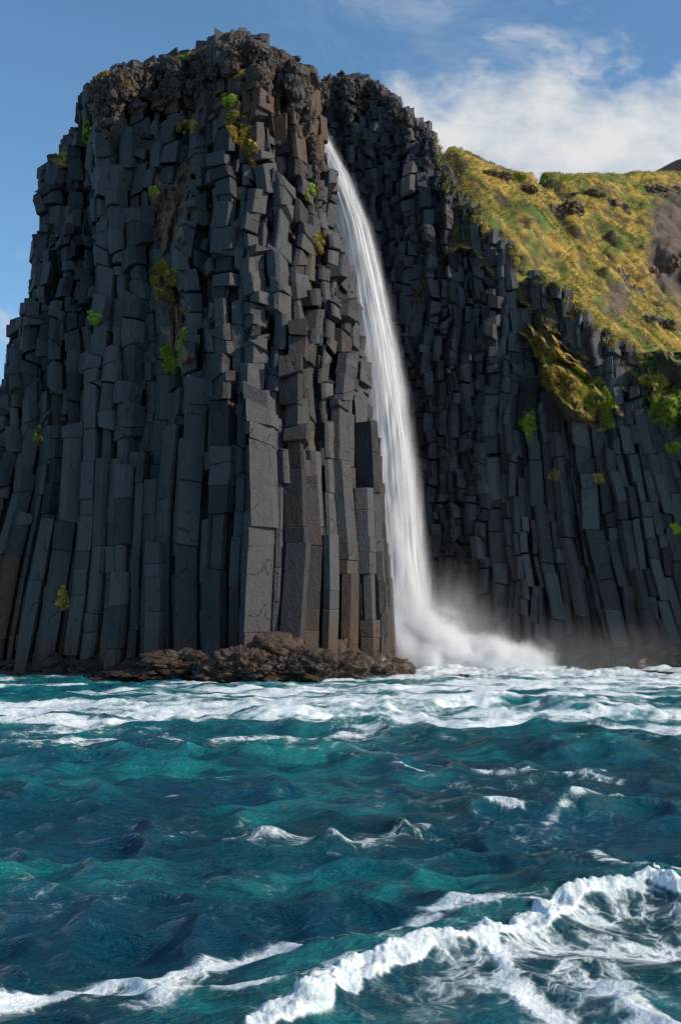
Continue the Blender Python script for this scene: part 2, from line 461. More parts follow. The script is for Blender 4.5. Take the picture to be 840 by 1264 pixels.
# ---- right cliff
RA, RB = (-8, 133.5), (75, 92)
def v_right(x, y):
    return ((x - RA[0]) * (RA[1] - RB[1]) + (y - RA[1]) * (RB[0] - RA[0])) / math.hypot(RB[0] - RA[0], RB[1] - RA[1])
EDGE_R = [(300, 140), (380, 98), (430, 96), (458, 100), (480, 118), (505, 142), (530, 165), (556, 215), (580, 240), (600, 262), (625, 292), (650, 322), (700, 352), (740, 396),
          (780, 420), (805, 452), (840, 486), (920, 560), (1100, 660)]
def edge_h(x, y):
    zs = 30.0
    for _ in range(4):
        q = warp_right(x, y, zs); pxx = px_of(*q)[0]; zs = hgt(pxx, interp(pxx, EDGE_R), q[1])
    return zs
def in_right(x, y):
    v = v_right(x, y)
    return v if (v < (8.6 if x > 14 else 13.5) and y > 84) else -9
def top_right(x, y, R):
    v = v_right(x, y) + float(fbm(x * 0.15, y * 0.15, 3, 7)) * 1.2 + R.gauss(0, 0.40)
    hmax = edge_h(x, y)
    px = px_of(x, y, 20)[0]
    hf = 12 + max(0, v + 0.6) / 3.0 * 58 + R.uniform(-3, 3)
    if px > 640: hf = 9 + max(0, v + 0.5) / 3.4 * 34 + R.uniform(-3, 3)
    if px > 540: hmax -= 1.2 + 0.5 * float(vnoise(x * .5, y * .5, 8)); return min(hf, hmax + R.uniform(-0.35, 0.3))
    return min(hf, hmax + R.uniform(-0.9, 0.3))
def warp_right(x, y, z):
    px = CX + F * x / y
    k = 0.20 * float(np.clip((px - 600) / 170, 0, 1))
    wz_ = 0.8 * (1 - float(np.clip((px - 590) / 80, 0, 1)) * 0.7)
    q = Vector((x * 0.22 + 9, y * 0.22, z * 0.22)); nv = mn.noise_vector(q) * wz_ * 1.2 + mn.noise_vector(q * 2.8) * wz_ * 0.5
    x, y, z = x + nv.x, y + nv.y * 0.8, z + nv.z * 0.8
    return (x + k * max(0.0, 27 - z) + 0.2 * math.sin(z * 0.23 + x * 0.3), y + 0.2 * math.sin(z * 0.19 + x * 0.4) + 4.5 * max(0.0, z) / 60, z)
def small_right(x, y, z):
    px, py = px_of(x, y, z)
    if px < 600: return float(np.clip(1.0 - 0.25 * (py > 720), 0, 1))
    return float(np.clip((590 - py) / 120, 0.45, 0.95))
def warm_right(x, y, z, R):
    px, py = px_of(x, y, z)
    wv = R.gauss(-0.05, 0.13)
    wv += 0.6 * math.exp(-((py - interp(px, EDGE_R)) / 40) ** 2)
    return wv
def zs_right(x, y, zt):
    v = v_right(x, y)
    return -1.0 if v < 4 else max(-1.0, (v - 4) / 8 * 40 - 8)
right_cols = gen_columns(in_right, top_right, 1.12, (-10, 64), (92, 140), 33, warp_right, small_right, warm_right, zs_right, 0.06, [(RA, RB, lambda x, y: True)])

# ---- ray test: what the columns look like from the front; ranks the columns and finds resting points
allv, allf, owner = [], [], []
for ci, B in enumerate(left_cols + right_cols):
    o = len(allv); allv += B.v
    for f in B.f: allf.append(tuple(i + o for i in f)); owner.append(ci)
bvh = BVHTree.FromPolygons(allv, allf)
ORG = Vector((0, 0, CAMH))
def hit(px, py, tree=None):
    d = (at(px, py, 100.0) - ORG).normalized()
    loc, nor, idx, dist = (tree or bvh).ray_cast(ORG, d)
    return loc, nor, idx
count = np.zeros(len(left_cols) + len(right_cols), int)
for py in range(30, 842, 4):
    for px in range(0, 840, 4):
        loc, nor, idx = hit(px, py)
        if idx is not None: count[owner[idx]] += 1

def build_cliff(cols, cnt, root_name, label, base, mat, n_sep=99):
    root = empty(root_name, base); tag(root, label, 'cliff')
    order = np.argsort(-np.array(cnt)); rest = Buf()
    for r, ci in enumerate(order):
        B = cols[ci]
        if r < n_sep and cnt[ci] > 0:
            mesh_obj('basalt_column', B.v, B.f, mat, root, base, {'tint': B.tint, 'warm': B.warm})
        else:
            o = len(rest.v); rest.v += B.v; rest.f += [tuple(i + o for i in f) for f in B.f]; rest.tint += B.tint; rest.warm += B.warm
    o = mesh_obj('basalt_columns', rest.v, rest.f, mat, root, base, {'tint': rest.tint, 'warm': rest.warm}); o['kind'] = 'stuff'
    return root
nl = len(left_cols)
ROOT_L = build_cliff(left_cols, count[:nl], 'basalt_cliff', 'tall dark sea cliff of broken basalt columns left of the waterfall', (-10, 100, 0), M_ROCK)
ROOT_R = build_cliff(right_cols, count[nl:], 'basalt_cliff', 'lower shaded basalt cliff right of the waterfall under the golden grass slope', (30, 120, 0), M_ROCKR)

# ------------------------------------------------------------------ rocks
def rock_mesh(size, seed, rough=0.35, sub=3, flat=0.0, freq=1.2, blocky=0.5):
    import bmesh
    bm = bmesh.new(); bmesh.ops.create_icosphere(bm, subdivisions=sub, radius=1.0)
    off = Vector((seed * 3.17, seed * 1.91, seed * 0.73))
    vs = []
    for v in bm.verts:
        n = v.co.normalized()
        q = n * freq + off
        cell = mn.voronoi(q * 1.3)[0]
        d = 1 + rough * mn.fractal(q, 1.0, 2.0, 4) + blocky * (cell[1] - cell[0]) * 0.45 - 0.1
        p = Vector((n.x * size[0], n.y * size[1], n.z * size[2])) * d
        vs.append((p.x, p.y, p.z))
    fs = [tuple(v.index for v in f.verts) for f in bm.faces]; bm.free()
    return vs, fs

def rock_into(B, c, size, seed, warm, R, **k):
    vs, fs = rock_mesh(size, seed, **k); o = len(B.v); a = R.uniform(0, 6.28); ca, sa = math.cos(a), math.sin(a)
    for x, y, z in vs: B.v.append((c[0] + x * ca - y * sa, c[1] + x * sa + y * ca, c[2] + z))
    B.f += [tuple(i + o for i in f) for f in fs]; t = R.random()
    B.tint += [t] * len(vs); B.warm += [warm] * len(vs)

# crumbling rubble along the summits
R = random.Random(8)
def rubble(root, base, tab, x0, x1, n, mat, warm, Ymin):
    B = Buf(); tries = 0; k = 0
    while k < n and tries < n * 8:
        tries += 1
        px = R.uniform(x0, x1); ys = interp(px, tab)
        py = ys + abs(R.gauss(0, 1)) * 30 * R.random() + 1
        loc, nor, idx = hit(px, py)
        if loc is None or loc.y < Ymin: continue
        s = R.uniform(0.14, 0.46) * (1 if R.random() < 0.8 else 1.5)
        rock_into(B, (loc.x, loc.y + 0.1, loc.z), (s, s * R.uniform(.6, 1), s * R.uniform(.7, 1.5)), k * 0.37, warm + R.gauss(0, .15), R, sub=2, rough=0.6, freq=1.6, blocky=1.0)
        k += 1
    o = mesh_obj('summit_rubble', B.v, B.f, mat, root, base, {'tint': B.tint, 'warm': B.warm}); o['kind'] = 'stuff'
rubble(ROOT_L, (-10, 100, 0), SKY_L, 112, 392, 2000, M_ROCK, 0.7, 88)
rubble(ROOT_R, (30, 120, 0), EDGE_R, 392, 560, 600, M_ROCK, 0.45, 118)

# backing cores that close the gaps between the columns
def core(path, root, base, mat, tops):
    V = []
    for (x, y), zt in zip(path, tops):
        V.append([(x, y, -2), (x, y, zt * 0.3), (x, y, zt * 0.6), (x, y, zt * 0.9), (x + 0.1, y + 3, zt)])
    grid_obj('rock_core', np.array(V, float), mat, root, base, {'tint': np.full(len(V) * 5, .2), 'warm': np.zeros(len(V) * 5)}, smooth=False)

# wave-worn apron along the foot of a cliff
def apron(root, base, path, mat, hfun, seed, out=2.2, n=260, m=34, warm=0.7):
    P = np.array(path, float); d = np.hypot(*np.diff(P, axis=0).T); s = np.concatenate([[0], np.cumsum(d)])
    t = np.linspace(0, s[-1], n); X = np.interp(t, s, P[:, 0]); Y = np.interp(t, s, P[:, 1])
    tx = np.gradient(X); ty = np.gradient(Y); L = np.hypot(tx, ty); nx, ny = ty / L, -tx / L   # outward (towards camera)
    V = np.zeros((n, m, 3))
    for j in range(m):
        u = j / (m - 1)
        h = hfun(X, Y)
        z = h * (1 - u) ** 1.3 * 1.0 - 1.2 * u
        o = -1.6 + (out + 1.6) * u ** 0.75
        nz = fbm(t * 0.55 + 3, u * 4 + seed, 5, seed, 0.6); nr = 1 - 2 * np.abs(fbm(t * 0.9, u * 2.2 + seed, 4, seed + 9, 0.55))
        o = o + nz * 0.8 + 0.35 * nr + 0.4 * vnoise(t * 2.2, u * 7, seed + 4)
        z = z + 0.5 * fbm(t * 0.8, u * 5, 4, seed + 5, 0.6) * (1 - u * 0.4)
        V[:, j, 0] = X + nx * o; V[:, j, 1] = Y + ny * o; V[:, j, 2] = z
    w_ = warm + 0.3 * fbm(np.repeat(t, m) * 0.3, np.tile(np.arange(m), n) * 0.2, 3, seed)
    grid_obj('wave_worn_rock', V, mat, root, base, {'tint': 0.4 + 0.3 * vnoise(np.repeat(t, m), np.tile(np.arange(m), n) * .5, 3), 'warm': w_}, smooth=True)
def hl(X, Y):
    px = CX + F * X / Y
    return np.interp(px, [-200, 60, 130, 240, 330, 380, 430, 480], [1.6, 1.5, 1.8, 1.8, 2.2, 2.9, 2.8, 1.8]) + 0.5 * vnoise(X * .5, Y * .5, 2)
apron(ROOT_L, (-10, 100, 0), [(-62, 117), (-30, 101.5), (-9.5, 91.2), (-5.6, 88.9), (-3.4, 91.0), (4.9, 101.3), (7.5, 112), (9, 125)], M_BASE, hl, 5)
apron(ROOT_R, (30, 120, 0), [(-2, 130), (20, 119), (45, 106.5), (75, 91.5)], M_ROCKR, lambda X, Y: 2.4 + 0.9 * vnoise(X * .4, Y * .4, 5), 12, warm=0.2)

# boulders at the foot
def boulder(px, py, Y, size, seed, label, name='boulder', mat=None, warm=0.6, sub=5, zoff=0.0, **k):
    p = at(px, py, Y); b = (p.x, p.y, 0)
    vs, fs = rock_mesh(size, seed, sub=sub, **k)
    vs = [(p.x + x, p.y + y, p.z + z) for x, y, z in vs]
    o = mesh_obj(name, vs, fs, mat or M_BASE, None, b, {'tint': [0.4] * len(vs), 'warm': [warm] * len(vs)})
    tag(o, label, 'rock', 'wave washed rocks at the cliff foot')
    return o
boulder(172, 838, 86.5, (3.2, 2.2, 0.65), 1.2, 'low flat brown reef rock at the left end of the foreshore rocks', name='reef_rock', rough=.55, freq=2.2)
boulder(222, 825, 87.0, (3.0, 2.2, 1.55), 2.1, 'barnacled dark brown boulder between the flat reef rock and the ridged boulder', rough=.38, freq=1.7)
boulder(299, 826, 85.5, (2.7, 2.0, 1.7), 3.7, 'ridged rounded brown boulder at the waterline below the cliff corner', rough=.4, freq=2.2)
boulder(262, 830, 85.0, (1.5, 1.2, 1.0), 4.3, 'small brown boulder wedged against the left of the ridged boulder', rough=.38, freq=1.7)
boulder(336, 800, 87.5, (1.9, 1.5, 1.3), 5.5, 'smooth black boulder resting above the ridged boulder', warm=0.2, rough=.22, freq=1.2)
boulder(350, 832, 86.0, (2.5, 1.8, 1.4), 6.2, 'reddish brown boulder below the black boulder', warm=0.95, rough=.5, freq=2.2)
boulder(388, 820, 86.5, (1.8, 1.6, 1.3), 7.9, 'blocky brown boulder under the tallest sunlit columns', warm=0.8, rough=.32, freq=1.4)
boulder(425, 826, 89.5, (2.1, 1.5, 1.2), 8.1, 'sunlit brown boulder left of the waterfall basin', warm=0.7, rough=.32, freq=1.4)
boulder(457, 836, 94.0, (1.9, 1.6, 0.9), 9.1, 'brown boulder at the right hand toe of the tall cliff', warm=0.6, rough=.45, freq=1.8)
boulder(505, 841, 93.0, (2.6, 1.4, 0.28), 3.3, 'thin black reef just right of the tall cliff toe', name='reef_rock', warm=0.1, rough=.6, freq=2.6)
boulder(575, 840, 92.5, (2.6, 1.2, 0.45), 5.1, 'jagged black reef in the white water below the spray', name='reef_rock', warm=0.0, rough=.7, freq=2.8)
boulder(630, 840, 93.0, (2.9, 1.2, 0.38), 6.6, 'long black reef awash in foam right of the spray', name='reef_rock', warm=0.0, rough=.7, freq=2.8)
boulder(790, 834, 98.0, (3.2, 1.3, 0.36), 8.8, 'black reef awash at the right foot of the lower cliff', name='reef_rock', warm=0.0, rough=.7, freq=2.8)

# ------------------------------------------------------------------ hill behind the right cliff
def y_on(px, v):
    """distance at which the direction px crosses the line v behind the right cliff face"""
    a = (px - CX) / F * 1.03
    nx, ny = (RA[1] - RB[1]), (RB[0] - RA[0]); L = math.hypot(nx, ny); nx /= L; ny /= L
    return (v + RA[0] * nx + RA[1] * ny) / (a * nx + ny)
ctrl = []
for px, py in [(360, 190), (400, 180), (440, 180), (470, 170), (505, 172), (530, 182), (556, 232), (580, 252), (600, 275), (625, 305), (650, 335), (700, 362), (740, 405), (780, 430), (805, 462), (840, 496), (920, 570), (1050, 640)]:
    ctrl.append(at(px, py, y_on(px, 7.4)))
for px, py, Y in [(380, 170, 142), (440, 160, 142), (500, 160, 141), (520, 150, 140), (545, 172, 142), (575, 190, 146), (590, 197, 149), (605, 203, 153), (618, 208, 159), (628, 212, 165), (640, 215, 170), (670, 216, 178), (730, 216, 191), (790, 214, 200), (700, 217, 186), (760, 216, 196), (840, 212, 205), (940, 206, 215), (1050, 204, 225),
                  (580, 215, 135), (620, 245, 134), (660, 275, 133), (700, 310, 132), (740, 345, 130), (780, 395, 127), (820, 440, 123),
                  (700, 290, 147), (750, 345, 146), (790, 390, 142), (840, 425, 140), (900, 460, 138), (1000, 480, 140),
                  (660, 232, 160), (700, 240, 170), (760, 250, 176), (840, 250, 182), (740, 300, 160), (800, 320, 160), (840, 340, 158), (930, 350, 160), (1040, 350, 170)]:
    ctrl.append(at(px, py, Y))
for x, y, z in [(-20, 150, 50), (0, 160, 52), (30, 175, 66), (60, 240, 76), (120, 260, 84), (0, 230, 50), (-30, 230, 40), (140, 180, 60), (130, 120, 10)]:
    ctrl.append(Vector((x, y, z)))
Cn = np.array([[c.x, c.y, c.z] for c in ctrl])
def U(r2): return np.where(r2 > 1e-9, r2 * np.log(r2 + 1e-12), 0)
K = U(((Cn[:, None, :2] - Cn[None, :, :2]) ** 2).sum(-1)) + np.eye(len(Cn)) * 4.0
Pm = np.c_[np.ones(len(Cn)), Cn[:, :2]]
A_ = np.block([[K, Pm], [Pm.T, np.zeros((3, 3))]]); sol = np.linalg.solve(A_, np.r_[Cn[:, 2], 0, 0, 0])
def hill_z(X, Y):
    sh = X.shape; X = X.ravel(); Y = Y.ravel(); out = np.zeros(len(X))
    for i in range(0, len(X), 20000):
        x = X[i:i+20000]; y = Y[i:i+20000]
        r2 = (x[:, None] - Cn[:, 0]) ** 2 + (y[:, None] - Cn[:, 1]) ** 2
        out[i:i+20000] = U(r2) @ sol[:-3] + sol[-3] + sol[-2] * x + sol[-1] * y
    return out.reshape(sh)
nu, nv = 420, 300
uu = np.linspace(-0.06, 0.62, nu)[:, None]; vvv = np.linspace(0, 1, nv)[None, :] ** 1.3
dirn = np.array([RB[0] - RA[0], RB[1] - RA[1]]); Lr = np.hypot(*dirn); dirn /= Lr; nrm = np.array([-dirn[1], dirn[0]])
ss = np.linspace(-6, 92, nu)[:, None]; vd = 4.4 + np.linspace(0, 1, nv)[None, :] ** 1.35 * 125
front_wob = 1.1 * fbm(ss * 0.35, ss * 0 + 2, 4, 3) 
HX = RA[0] + dirn[0] * ss + nrm[0] * (vd + front_wob * np.exp(-(vd - 4.4) / 3)); HY = RA[1] + dirn[1] * ss + nrm[1] * (vd + front_wob * np.exp(-(vd - 4.4) / 3))
HZ = hill_z(HX, HY)
rid = 1 - 2 * np.abs(fbm((HX + HY * 0.4) * 0.085, HY * 0.05, 4, 6))
far = sstep(vd + 0 * ss, 8, 30)
mid = far * (1 - sstep(vd + 0 * ss, 40, 62))
rid2 = 1 - 2 * np.abs(fbm((HX * .8 + HY * .6) * 0.075 + 3, (HX * .6 - HY * .8) * 0.022, 4, 16))
HZ = HZ + mid * 4.2 * (rid2 - 0.3) + far * 0.7 * (rid - 0.4) + 1.0 * fbm(HX * 0.3, HY * 0.3, 5, 8) * sstep(vd + 0 * ss, 5, 12) + 0.20 * fbm(HX * 1.1, HY * 1.1, 4, 9) - 0.25
HZ -= 2.0 * np.exp(-((vd - 4.4) / 0.6) ** 2)
HZ += 0.55 * np.exp(-((vd - 8) / 1.6) ** 2)
HZ -= 30 * (1 - sstep(ss + 0 * vd, 9, 25)) * (1 - sstep(vd + 0 * ss, 9, 16) * sstep(ss + 0 * vd, 12, 18)) * (1 - 0.6 * sstep(vd + 0 * ss, 30, 60))
HPX, HPY = px_of(HX, HY, HZ)
SKY_H = [(300, 100), (505, 132), (520, 150), (545, 171), (575, 189), (600, 201), (625, 211), (645, 214), (700, 215), (760, 214), (840, 211), (1200, 208)]
lim = np.interp(HPX, [a for a, b in SKY_H], [b for a, b in SKY_H]) + 1.2 * fbm(HX * .3, HY * .3, 3, 5)
ov_ = np.clip(lim - HPY, 0, 80) * HY / F * 1.05
HZ -= ov_
HPX, HPY = px_of(HX, HY, HZ)
scree = 1.1 * np.exp(-(((HPX - 835) / 42) ** 2 + ((HPY - 300) / 85) ** 2)) + 0.7 * np.exp(-(((HPX - 760) / 25) ** 2 + ((HPY - 370) / 40) ** 2)) + 0.5 * np.exp(-(((HPX - 600) / 30) ** 2 + ((HPY - 200) / 12) ** 2))
hill = grid_obj('hill', np.stack([HX, HY, HZ], -1), M_TURF, None, (30, 140, 0), {'scree': scree, 'tint': 0 * HX})
tag(hill, 'steep golden green grassy hillside above the lower cliff', kind='structure')
Vh = np.stack([HX, HY, HZ], -1)
idx = np.arange(nu * nv).reshape(nu, nv); qh = np.stack([idx[:-1, :-1], idx[1:, :-1], idx[1:, 1:], idx[:-1, 1:]], -1).reshape(-1, 4)
bvh_h = BVHTree.FromPolygons(Vh.reshape(-1, 3).tolist(), qh.tolist())

# grass standing on the hill
def blades(P, Nn, length, width, R, down=0.5, k=3):
    """P, Nn (n,3): clumps of thin leaf blades. returns verts, faces, tint"""
    n = len(P); V = []; T = []
    for b in range(k):
        d = Nn * R.uniform(0.3, 1.0, (n, 1)) + R.normal(0, 0.45, (n, 3)) + np.array([0.25, -0.3, -down + 0.35])
        d /= np.linalg.norm(d, axis=1, keepdims=True)
        L = length * R.uniform(0.5, 1.3, (n, 1))
        side = np.cross(d, R.normal(0, 1, (n, 3))); side /= np.linalg.norm(side, axis=1, keepdims=True)
        W = width * R.uniform(0.6, 1.4, (n, 1))
        r = P + R.normal(0, length * 0.25, (n, 3)) * np.array([1, 1, 0.4]) - Nn * 0.06
        mid = r + d * L * 0.6 ; tip = r + d * L + np.array([0, 0, -1]) * L * 0.35
        V.append(np.stack([r - side * W / 2, r + side * W / 2, mid + side * W * 0.35, mid - side * W * 0.35, tip], 1)); T.append(np.repeat(R.uniform(0, 1, (n, 1)), 5, 1))
    V = np.concatenate(V); T = np.concatenate(T); m = len(V)
    o = np.arange(m)[:, None] * 5
    f4 = (o + np.array([0, 1, 2, 3])).tolist(); f3 = (o + np.array([3, 2, 4])).tolist()
    return V.reshape(-1, 3), f4 + f3, T.reshape(-1)
RG = np.random.RandomState(77)
ii = RG.randint(0, nu - 1, 150000); jj = (RG.uniform(0, 1, 150000) ** 1.0 * (nv - 1)).astype(int)
P = Vh[ii, jj]; e1 = Vh[ii + 1, jj] - P; e2 = Vh[ii, np.minimum(jj + 1, nv - 1)] - P
Nn = np.cross(e1, e2); Nn /= (np.linalg.norm(Nn, axis=1, keepdims=True) + 1e-9); Nn[Nn[:, 2] < 0] *= -1
qx, qy = px_of(P[:, 0], P[:, 1], P[:, 2])
dens_ = fbm(P[:, 0] * 0.22, P[:, 1] * 0.22, 4, 31)
keep = (qx > 505 + 25 * RG.uniform(-1, 1, len(P))) & (qx < 960) & (dens_ > -0.45) & (Nn[:, 2] > 0.36) & (scree[ii, jj] < 0.45 + 0.4 * RG.uniform(-1, 1, len(P)))
P, Nn = P[keep] + RG.uniform(-0.2, 0.2, (keep.sum(), 3)) * np.array([1, 1, 0]), Nn[keep]
hp, hn = [], []
for _ in range(9000):
    px = RG.uniform(535, 900); e = interp(px, EDGE_R)
    rag = 16 + 22 * float(vnoise(px * 0.045, 0.5, 4)) + 14 * float(vnoise(px * 0.16, 1.5, 5))
    py = e + RG.uniform(-12, max(2, rag))
    loc, nor, idx = bvh.ray_cast(ORG, (at(px, py, 100.0) - ORG).normalized())[:3]
    if loc is not None and float(vnoise(px * .09, py * .09, 9)) > -0.25: hp.append(tuple(loc)); hn.append(tuple(nor))
gv, gf, gt = blades(np.concatenate([P, np.array(hp)]), np.concatenate([Nn, np.array(hn)]), 0.5, 0.075, RG, 0.6, 3)
go = mesh_obj('grass', gv, gf, M_GRASS, None, (30, 140, 0), {'tint': gt})
tag(go, 'long dry golden grass mixed with green growing on the hillside', 'grass', kind='stuff')

# far headland
xx = np.linspace(60, 420, 90); yy = np.linspace(430, 640, 30)
FX, FY = np.meshgrid(xx, yy, indexing='ij')
crest = np.interp(FX, [60, 110, 128, 145, 166, 200, 300, 420], [140, 195, 216, 229, 240, 252, 262, 230])
FZ = -5 + (crest + 5) * np.exp(-((FY - 520) / 75) ** 2) + 5 * fbm(FX * 0.03, FY * 0.03, 5, 14)
tag(grid_obj('hill', np.stack([FX, FY, FZ], -1), M_CORE, None, (200, 520, 0), {'tint': 0 * FX + .6, 'warm': 0 * FX + 0.9}), 'distant dark brown headland behind the grassy crest', kind='structure')

# ------------------------------------------------------------------ grass patches clinging to the cliffs
def patch(px, py, wpx, hpx, label, mat, seed, n=None, name='grass_tuft', length=0.5, lump=True, group='grass tufts clinging to the cliffs', tree=None, up=0.0, cat='grass tuft', rotd=0):
    Rr = np.random.RandomState(seed); n = n or int(60 + wpx * hpx * 0.9)
    loc0, _, i0 = hit(px, py, tree)
    if loc0 is None: loc0, _, i0 = hit(px, py + 8, tree)
    if loc0 is None: return
    base = loc0; P = []; N = []
    cr, sr = math.cos(math.radians(rotd)), math.sin(math.radians(rotd))
    for _ in range(n):
        a = Rr.rand() * 6.283; r = math.sqrt(Rr.rand()) * (0.55 + 0.55 * (1 + float(vnoise(math.cos(a) * 2.2 + seed, math.sin(a) * 2.2, seed)))) 
        ex, ey = r * math.cos(a) * wpx / 2, r * math.sin(a) * hpx / 2
        loc, nor, idx = hit(px + ex * cr - ey * sr, py + ex * sr + ey * cr, tree)
        if loc is None or abs(loc.y - base.y) > 1.6 + 0.05 * (wpx + hpx): continue
        if vnoise(loc.x * 1.3, loc.z * 1.3 + loc.y, seed) < -0.42: continue
        P.append(loc); N.append(nor if nor.y < 0 else -nor)
    if len(P) < 6: return
    P = np.array([tuple(p) for p in P]); N = np.array([tuple(p) for p in N])
    v, f, t = blades(np.repeat(P, 3, 0), np.repeat(N, 3, 0), length * 0.55, 0.05, Rr, 0.95 - up, 4)
    v = list(map(tuple, v)); t = list(t)
    if lump:                                   # soil and moss cushion under the blades
        R2 = random.Random(seed)
        B = Buf()
        for k in range(0, len(P), max(1, len(P) // 70)):
            q = P[k]; s = R2.uniform(0.15, 0.36)
            rock_into(B, (q[0], q[1] + 0.05, q[2]), (s, s * .6, s * .8), k * .7 + seed, 0, R2, sub=1, rough=.4)
        o = len(v); v += B.v; f = f + [tuple(i + o for i in q) for q in B.f]; t += B.tint
    o = mesh_obj(name, v, f, mat, None, tuple(base), {'tint': t})
    tag(o, label, cat, group)
def sheet(name, poly, mat, push, label, cat, seed, parent=None, base=None, soft=26, bulge=0.5, attrs=None):
    """ground lying over part of a cliff face: follows the smoothed face, its rim tucked back into the rock"""
    (x0, y0), (x1, y1), (x2, y2), (x3, y3) = poly; n = 46; D = np.zeros((n, n)); PX = np.zeros((n, n)); PY = np.zeros((n, n))
    for i in range(n):
        for j in range(n):
            a = i / (n - 1); b = j / (n - 1)
            px = (x0 * (1 - a) + x1 * a) * (1 - b) + (x3 * (1 - a) + x2 * a) * b; py = (y0 * (1 - a) + y1 * a) * (1 - b) + (y3 * (1 - a) + y2 * a) * b
            px += 6 * float(vnoise(a * 4, b * 4, seed)); py += 6 * float(vnoise(a * 4, b * 4, seed + 1))
            loc, _, _ = hit(px, py); PX[i, j] = px; PY[i, j] = py; D[i, j] = loc.y if loc is not None else np.nan
    D = np.where(np.isnan(D), np.nanmedian(D), D); S = D.copy()
    for _ in range(soft):
        q = np.pad(S, 1, mode='edge'); S = (q[:-2, 1:-1] + q[2:, 1:-1] + q[1:-1, :-2] + q[1:-1, 2:] + q[1:-1, 1:-1]) / 5
    A, Bq = np.meshgrid(np.linspace(0, 1, n), np.linspace(0, 1, n), indexing='ij')
    rim = np.minimum(np.minimum(A, 1 - A), np.minimum(Bq, 1 - Bq)) * 2
    rim = rim + 0.16 * fbm(A * 5, Bq * 5, 4, seed + 2, .6)
    Yv = S - push * sstep(rim, 0.05, 0.5) + 1.6 * (1 - sstep(rim, -0.02, 0.16)) + bulge * fbm(A * 6, Bq * 6, 4, seed + 3, .55)
    V = np.zeros((n, n, 3))
    for i in range(n):
        for j in range(n): V[i, j] = at(PX[i, j], PY[i, j], Yv[i, j])
    b_ = base if base is not None else tuple(V[n // 2, n // 2])
    at_ = {'scree': np.full((n, n), 0.1), 'tint': 0.5 + 0.4 * fbm(A * 5, Bq * 5, 3, seed), 'warm': np.full((n, n), 0.9)}
    o = grid_obj(name, V, mat, parent, b_, at_)
    if parent is None: tag(o, label, cat)
    T = BVHTree.FromPolygons(V.reshape(-1, 3).tolist(), [(i * n + j, (i + 1) * n + j, (i + 1) * n + j + 1, i * n + j + 1) for i in range(n - 1) for j in range(n - 1)])
    return T
class Both:
    def __init__(s, a, b): s.a = a; s.b = b
    def ray_cast(s, o, d):
        r = s.a.ray_cast(o, d); q = s.b.ray_cast(o, d)
        if r[0] is None: return q
        if q[0] is None: return r
        return r if r[3] < q[3] else q
sheet('earth_scar', [(188, 205), (238, 195), (232, 300), (196, 320)], M_BRN, 0.6, None, None, 71, ROOT_L, (-10, 100, 0), bulge=0.9)
sheet('earth_scar', [(196, 335), (236, 380), (240, 452), (206, 455)], M_BRN, 0.6, None, None, 75, ROOT_L, (-10, 100, 0), bulge=0.9)
T1 = sheet('turf_ledge', [(636, 400), (668, 392), (778, 520), (700, 540)], M_TURF, 2.0, 'long turf and soil ledge slanting down across the lower cliff', 'turf ledge', 73, bulge=1.3)
T2 = sheet('turf_ledge', [(775, 440), (850, 430), (856, 540), (806, 530)], M_TURF, 0.6, 'turf ledge at the right edge of the lower cliff', 'turf ledge', 79, bulge=1.0)
bvh = Both(Both(bvh, T1), T2)
patch(144, 100, 46, 20, 'golden grass cap at the upper left shoulder of the tall cliff', M_TUFTY, 1, up=.5)
patch(162, 96, 16, 14, 'small dark green bush at the right of the golden grass cap', M_TUFTG, 2, name='bush', up=.8, cat='bush', group='bushes on the cliff tops')
patch(78, 194, 20, 16, 'olive grass on the pointed ledge at the left skyline', M_TUFTY, 3, up=.5)
patch(108, 162, 10, 26, 'narrow yellow green tuft just below the golden grass cap', M_TUFTG, 4)
patch(237, 70, 34, 8, 'low green bushes on the summit skyline left of the peak', M_TUFTG, 5, name='bush', up=.9, cat='bush', group='bushes on the cliff tops')
patch(231, 156, 22, 12, 'yellow tuft on a jutting block below the summit bushes', M_TUFTY, 6)
patch(191, 237, 9, 12, 'tiny bright green tuft above a square grey block', M_TUFTG, 7)
patch(203, 350, 26, 44, 'olive brown moss streak directly above the large green patch', M_TUFTY, 8)
patch(216, 424, 28, 74, 'large vivid green moss patch in the middle of the tall cliff', M_TUFTG, 9, n=1600)
patch(297, 165, 20, 62, 'long golden grass drape below the summit peak', M_TUFTY, 10, rotd=-22)
patch(281, 122, 26, 12, 'green and gold tuft crowning the long golden drape', M_TUFTG, 11)
patch(292, 92, 24, 6, 'thin golden strip of grass just under the summit peak', M_TUFTY, 12)
patch(395, 300, 12, 24, 'yellow moss on the sunlit edge beside the upper waterfall', M_TUFTY, 13)
patch(385, 240, 10, 18, 'faint olive moss above the yellow moss beside the waterfall', M_TUFTG, 14)
patch(117, 392, 12, 14, 'small olive tuft left of the large green moss patch', M_TUFTG, 15)
patch(78, 738, 12, 26, 'orange tuft low on the left columns near the sea', M_TUFTY, 16)
patch(48, 538, 8, 16, 'little yellow tuft at the far left edge of the columns', M_TUFTY, 17)
patch(651, 521, 16, 30, 'green moss square on the lower cliff below the grassy gully', M_TUFTG, 18)
patch(683, 585, 10, 12, 'bright yellow tuft capping a pale column on the lower cliff', M_TUFTY, 19)
patch(738, 590, 10, 10, 'small yellow tuft right of the capped pale column', M_TUFTY, 20)
patch(832, 552, 18, 12, 'upper green tuft at the right edge of the lower cliff', M_TUFTG, 21)
patch(833, 652, 14, 8, 'lowest green tuft at the right edge of the lower cliff', M_TUFTG, 22)
patch(556, 232, 18, 8, 'short yellow tuft hanging at the upper rim of the lower cliff', M_TUFTY, 23)
